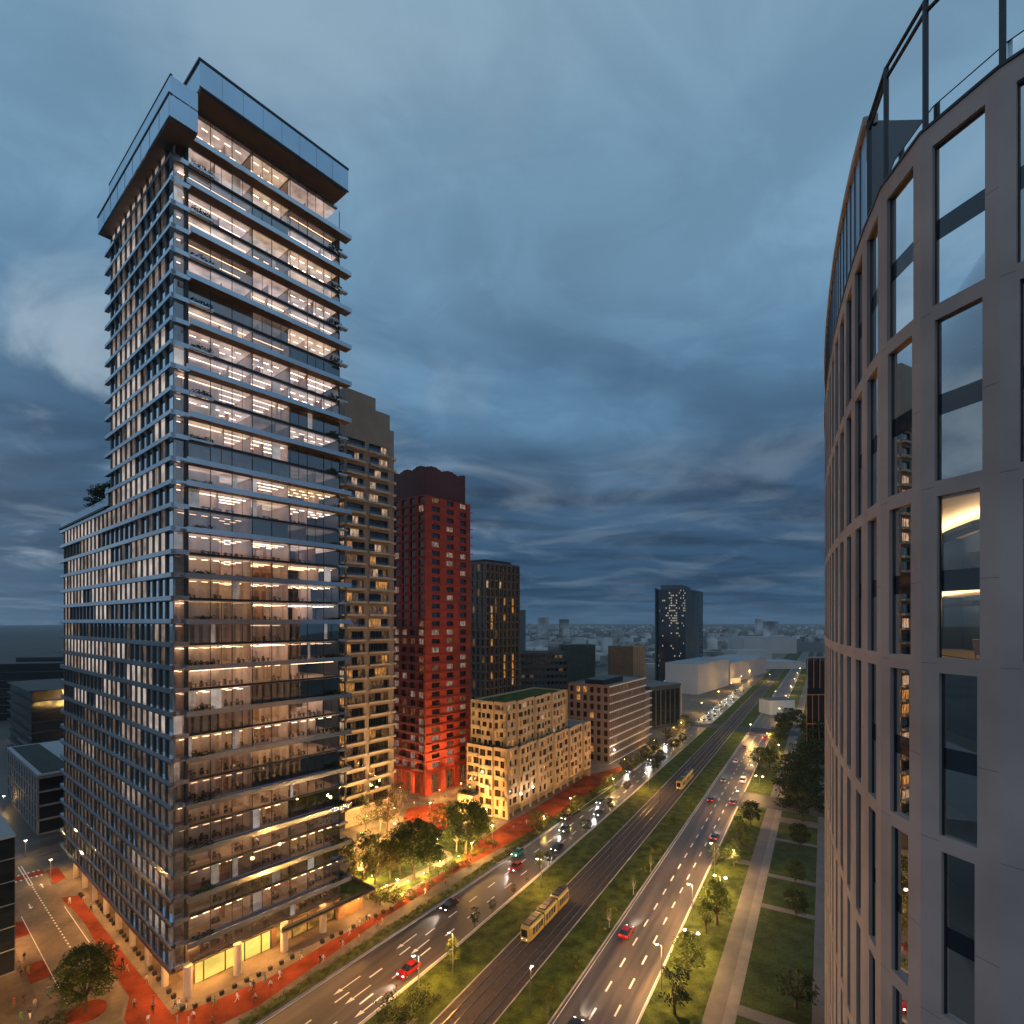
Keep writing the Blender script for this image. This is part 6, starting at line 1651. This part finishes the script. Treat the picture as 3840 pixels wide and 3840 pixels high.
# ------------------------------------------------------------------ people
skin = pbr('skin', (.42, .26, .18), .6, amt=.05)
hairm = pbr('hair', (.03, .02, .015), .8, amt=.2)
clothes = {}
def cloth(nm):
    cols = {'white': (.72, .70, .66), 'black': (.02, .02, .022), 'grey': (.22, .22, .23), 'pink': (.60, .32, .28), 'green': (.10, .28, .08), 'red': (.45, .05, .05), 'beige': (.45, .36, .26), 'teal': (.08, .24, .24), 'navy': (.03, .04, .09), 'brown': (.14, .08, .05), 'maroon': (.2, .03, .04), 'blue': (.10, .16, .32)}
    if nm not in clothes: clothes[nm] = pbr('cloth_' + nm, cols[nm], .85, amt=.12, scale=3)
    return clothes[nm]
def person_mesh(pose):
    """one continuous skinned figure, 1.78 m: 0 skin, 1 top, 2 trousers, 3 shoes"""
    st = {'walk': .30, 'stroll': .18, 'stand': .05}[pose]
    J = {'pel': (0, 0, .96), 'waist': (0, 0, 1.10), 'chest': (.02, 0, 1.32), 'neckb': (.02, 0, 1.48), 'neck': (.03, 0, 1.54), 'head': (.05, 0, 1.66), 'crown': (.04, 0, 1.75)}
    rad = {'pel': .15, 'waist': .125, 'chest': .15, 'neckb': .075, 'neck': .055, 'head': .095, 'crown': .075}
    E = [('pel', 'waist'), ('waist', 'chest'), ('chest', 'neckb'), ('neckb', 'neck'), ('neck', 'head'), ('head', 'crown')]
    for s, nm in ((1, 'l'), (-1, 'r')):
        q = st * s
        J['hip' + nm] = (0, .09 * s, .90); J['knee' + nm] = (q * .55 + .04, .10 * s, .49); J['ank' + nm] = (q * .95 - (.10 if q < 0 else 0), .10 * s, .09 + (.05 if q < 0 and st > .1 else 0)); J['toe' + nm] = (q * .95 + .15, .11 * s, .045)
        rad.update({'hip' + nm: .10, 'knee' + nm: .062, 'ank' + nm: .045, 'toe' + nm: .042})
        J['sho' + nm] = (.01, .185 * s, 1.43); J['elb' + nm] = (-q * .4, .23 * s, 1.14); J['wri' + nm] = (-q * .75 + .08, .22 * s, .90); J['han' + nm] = (-q * .8 + .11, .215 * s, .80)
        rad.update({'sho' + nm: .066, 'elb' + nm: .046, 'wri' + nm: .034, 'han' + nm: .036})
        E += [('pel', 'hip' + nm), ('hip' + nm, 'knee' + nm), ('knee' + nm, 'ank' + nm), ('ank' + nm, 'toe' + nm), ('neckb', 'sho' + nm), ('sho' + nm, 'elb' + nm), ('elb' + nm, 'wri' + nm), ('wri' + nm, 'han' + nm)]
    names = list(J); me = bpy.data.meshes.new('figure'); me.from_pydata([J[n] for n in names], [(names.index(a), names.index(b)) for a, b in E], [])
    o = bpy.data.objects.new('figure', me); C.objects.link(o)
    o.modifiers.new('skin', 'SKIN'); o.modifiers.new('sub', 'SUBSURF').levels = 1
    for i, n in enumerate(names):
        v = me.skin_vertices[0].data[i]; v.radius = (rad[n], rad[n]); v.use_root = (n == 'pel')
    dg = bpy.context.evaluated_depsgraph_get(); ev = bpy.data.meshes.new_from_object(o.evaluated_get(dg))
    bpy.data.objects.remove(o)
    ev.materials.clear()
    for m in (skin, skin, skin, skin): ev.materials.append(m)
    for p in ev.polygons:
        c = p.center; z = c.z
        if z > 1.51: m = 0
        elif abs(c.y) > .17 and z < .93 and z > .7: m = 0
        elif z > .97 or abs(c.y) > .19: m = 1
        elif z > .12: m = 2
        else: m = 3
        p.material_index = m; p.use_smooth = True
    return ev
figs = {p: person_mesh(p) for p in ('walk', 'stroll', 'stand')}
hm = MB(); hm.ball((.03, 0, 1.70), .112, 0, 10, 6, 1.0, .92, .85); hair_me = hm.mesh('hair', [hairm], True)
pm = {}
def person(px, py, top, leg, pose, hd, label, group=None):
    key = (pose, top, leg)
    if key not in pm:
        me = figs[pose].copy()
        for i_, m in enumerate((skin, cloth(top), cloth(leg), M['black'])): me.materials[i_] = m
        pm[key] = me
    x, y = G(px, py, .16); t = empty('person', (x, y, .16), label, 'person', group, hd); t.scale = (1.08,) * 3
    o = bpy.data.objects.new('body', pm[key]); C.objects.link(o); o.parent = t
    o = bpy.data.objects.new('hair', hair_me); C.objects.link(o); o.parent = t
AL = math.atan2(T_A[1], T_A[0]); ST = math.atan2(T_B[1], T_B[0])
pr = random.Random(9)
folk = [
 (427, 3571, 'pink', 'grey', 'on the side street red path beside the fourth column'), (460, 3622, 'black', 'black', 'on the red path left of the fifth trio of cubes'), (477, 3647, 'pink', 'beige', 'crossing the red path below the colonnade'), (548, 3690, 'beige', 'maroon', 'beside a lone cube near the corner column'),
 (503, 3780, 'grey', 'black', 'at the asphalt edge of the red path corner'), (576, 3764, 'red', 'grey', 'in the middle of the red corner'), (573, 3802, 'black', 'black', 'in dark clothes at the red corner'), (556, 3842, 'white', 'grey', 'at the bottom edge on the red corner'), (656, 3781, 'grey', 'navy', 'left of the pair below the corner column'), (671, 3783, 'white', 'grey', 'right of the pair below the corner column'),
 (699, 3781, 'red', 'white', 'right at the corner column foot'), (726, 3826, 'white', 'maroon', 'stepping onto the red path below the corner column'), (664, 3842, 'grey', 'grey', 'at the bottom edge under the corner column'), (708, 3846, 'pink', 'beige', 'next to the grey walker at the bottom edge'), (796, 3846, 'brown', 'black', 'at the bottom edge right of the corner'), (804, 3774, 'green', 'green', 'by the second front cube'),
 (889, 3756, 'white', 'white', 'on the red path below the lobby'), (939, 3717, 'white', 'beige', 'left of a dark walker on the red path'), (951, 3712, 'black', 'black', 'on the red path before the lobby windows'), (958, 3757, 'beige', 'black', 'nearest the hedge below the lobby'), (994, 3683, 'teal', 'teal', 'among the cubes before the lobby'), (1016, 3708, 'white', 'brown', 'on the red path right of the lobby column'), (1049, 3670, 'white', 'white', 'at the inner edge of the red path'),
 (1131, 3597, 'grey', 'white', 'between two cubes before the annex'), (1200, 3612, 'black', 'navy', 'left of a couple on the red path'), (1212, 3610, 'white', 'pink', 'right of a couple on the red path'), (1277, 3551, 'black', 'brown', 'left of the pair below the annex canopy'), (1285, 3553, 'pink', 'beige', 'right of the pair below the annex canopy'), (1311, 3507, 'white', 'white', 'under the edge of the annex canopy'), (1346, 3530, 'pink', 'grey', 'near the hedge side of the red path'),
 (1349, 3474, 'white', 'beige', 'on the grey paving by the annex end'), (1374, 3458, 'black', 'black', 'left of the two by the annex end'), (1385, 3453, 'white', 'navy', 'right of the two by the annex end'), (1416, 3478, 'red', 'brown', 'on the red path before the park corner'), (1434, 3468, 'pink', 'pink', 'on the red path at the park corner'), (1530, 3362, 'grey', 'white', 'at the shrubs of the park edge'), (1594, 3354, 'white', 'white', 'on the red path beside the park'), (1609, 3340, 'black', 'black', 'close behind the white walker beside the park'), (1670, 3318, 'red', 'black', 'nearest the hedge beside the park'),
 (1672, 3230, 'navy', 'navy', 'on the winding park path'), (1849, 3186, 'black', 'black', 'left of a couple on the crossing'), (1857, 3183, 'navy', 'black', 'right of a couple on the crossing'), (1903, 3120, 'black', 'brown', 'on the dark red plaza before the cream block'), (1926, 3114, 'pink', 'grey', 'second on the dark red plaza before the cream block'), (1951, 3098, 'red', 'black', 'under the cream block overhang'), (1974, 3092, 'pink', 'beige', 'farther along the cream block plaza'),
 (1553, 3022, 'white', 'beige', 'at the red tower foot'), (1568, 3004, 'red', 'black', 'close to the red tower arches'), (1626, 3016, 'black', 'grey', 'right of the red tower corner'),
 (261, 3390, 'white', 'white', 'on the small red patch of the side street'), (315, 3386, 'white', 'beige', 'at the far end of the side street path'), (341, 3422, 'black', 'black', 'on the narrow red path by the third column'), (385, 3563, 'pink', 'grey', 'where the red path widens'),
 (91, 3604, 'black', 'grey', 'topmost of the group left of the parking bays'), (72, 3641, 'grey', 'navy', 'left of the group by the parking bays'), (79, 3668, 'black', 'brown', 'lowest of the group by the parking bays'), (106, 3654, 'green', 'grey', 'right of the group by the parking bays'), (52, 3777, 'maroon', 'brown', 'standing on the left pavement'), (89, 3763, 'navy', 'brown', 'striding on the left pavement'), (130, 3780, 'beige', 'grey', 'walking toward the street tree'), (78, 3830, 'green', 'green', 'in a green coat at the bottom left'), (112, 3820, 'black', 'white', 'beside the green coat at the bottom left'), (183, 3732, 'grey', 'teal', 'at the kerb left of the street tree')]
for i, (px, py, a, b, where) in enumerate(folk):
    hd = (AL if px > 640 else ST) + (math.pi if pr.random() < .5 else 0) + pr.uniform(-.4, .4)
    lg = {'white': 'pale', 'black': 'dark'}.get(b, b)
    person(px, py, a, b, pr.choice(('walk', 'walk', 'stroll', 'stand')), hd, f'person in {a} top {where}', 'people on foot')
# ------------------------------------------------------------------ evening haze over the city
m, nt, out = newmat('evening_haze'); pv = nt.nodes.new('ShaderNodeVolumePrincipled')
pv.inputs['Color'].default_value = (.80, .88, 1, 1); pv.inputs['Density'].default_value = .00006; pv.inputs['Anisotropy'].default_value = .2
nt.links.new(pv.outputs[0], out.inputs['Volume'])
mb = MB(); mb.box(WORLD, -9500, 9500, -450, 14500, -1.0, 185, 0)
tag(mb.build('haze', [m]), kind='stuff')
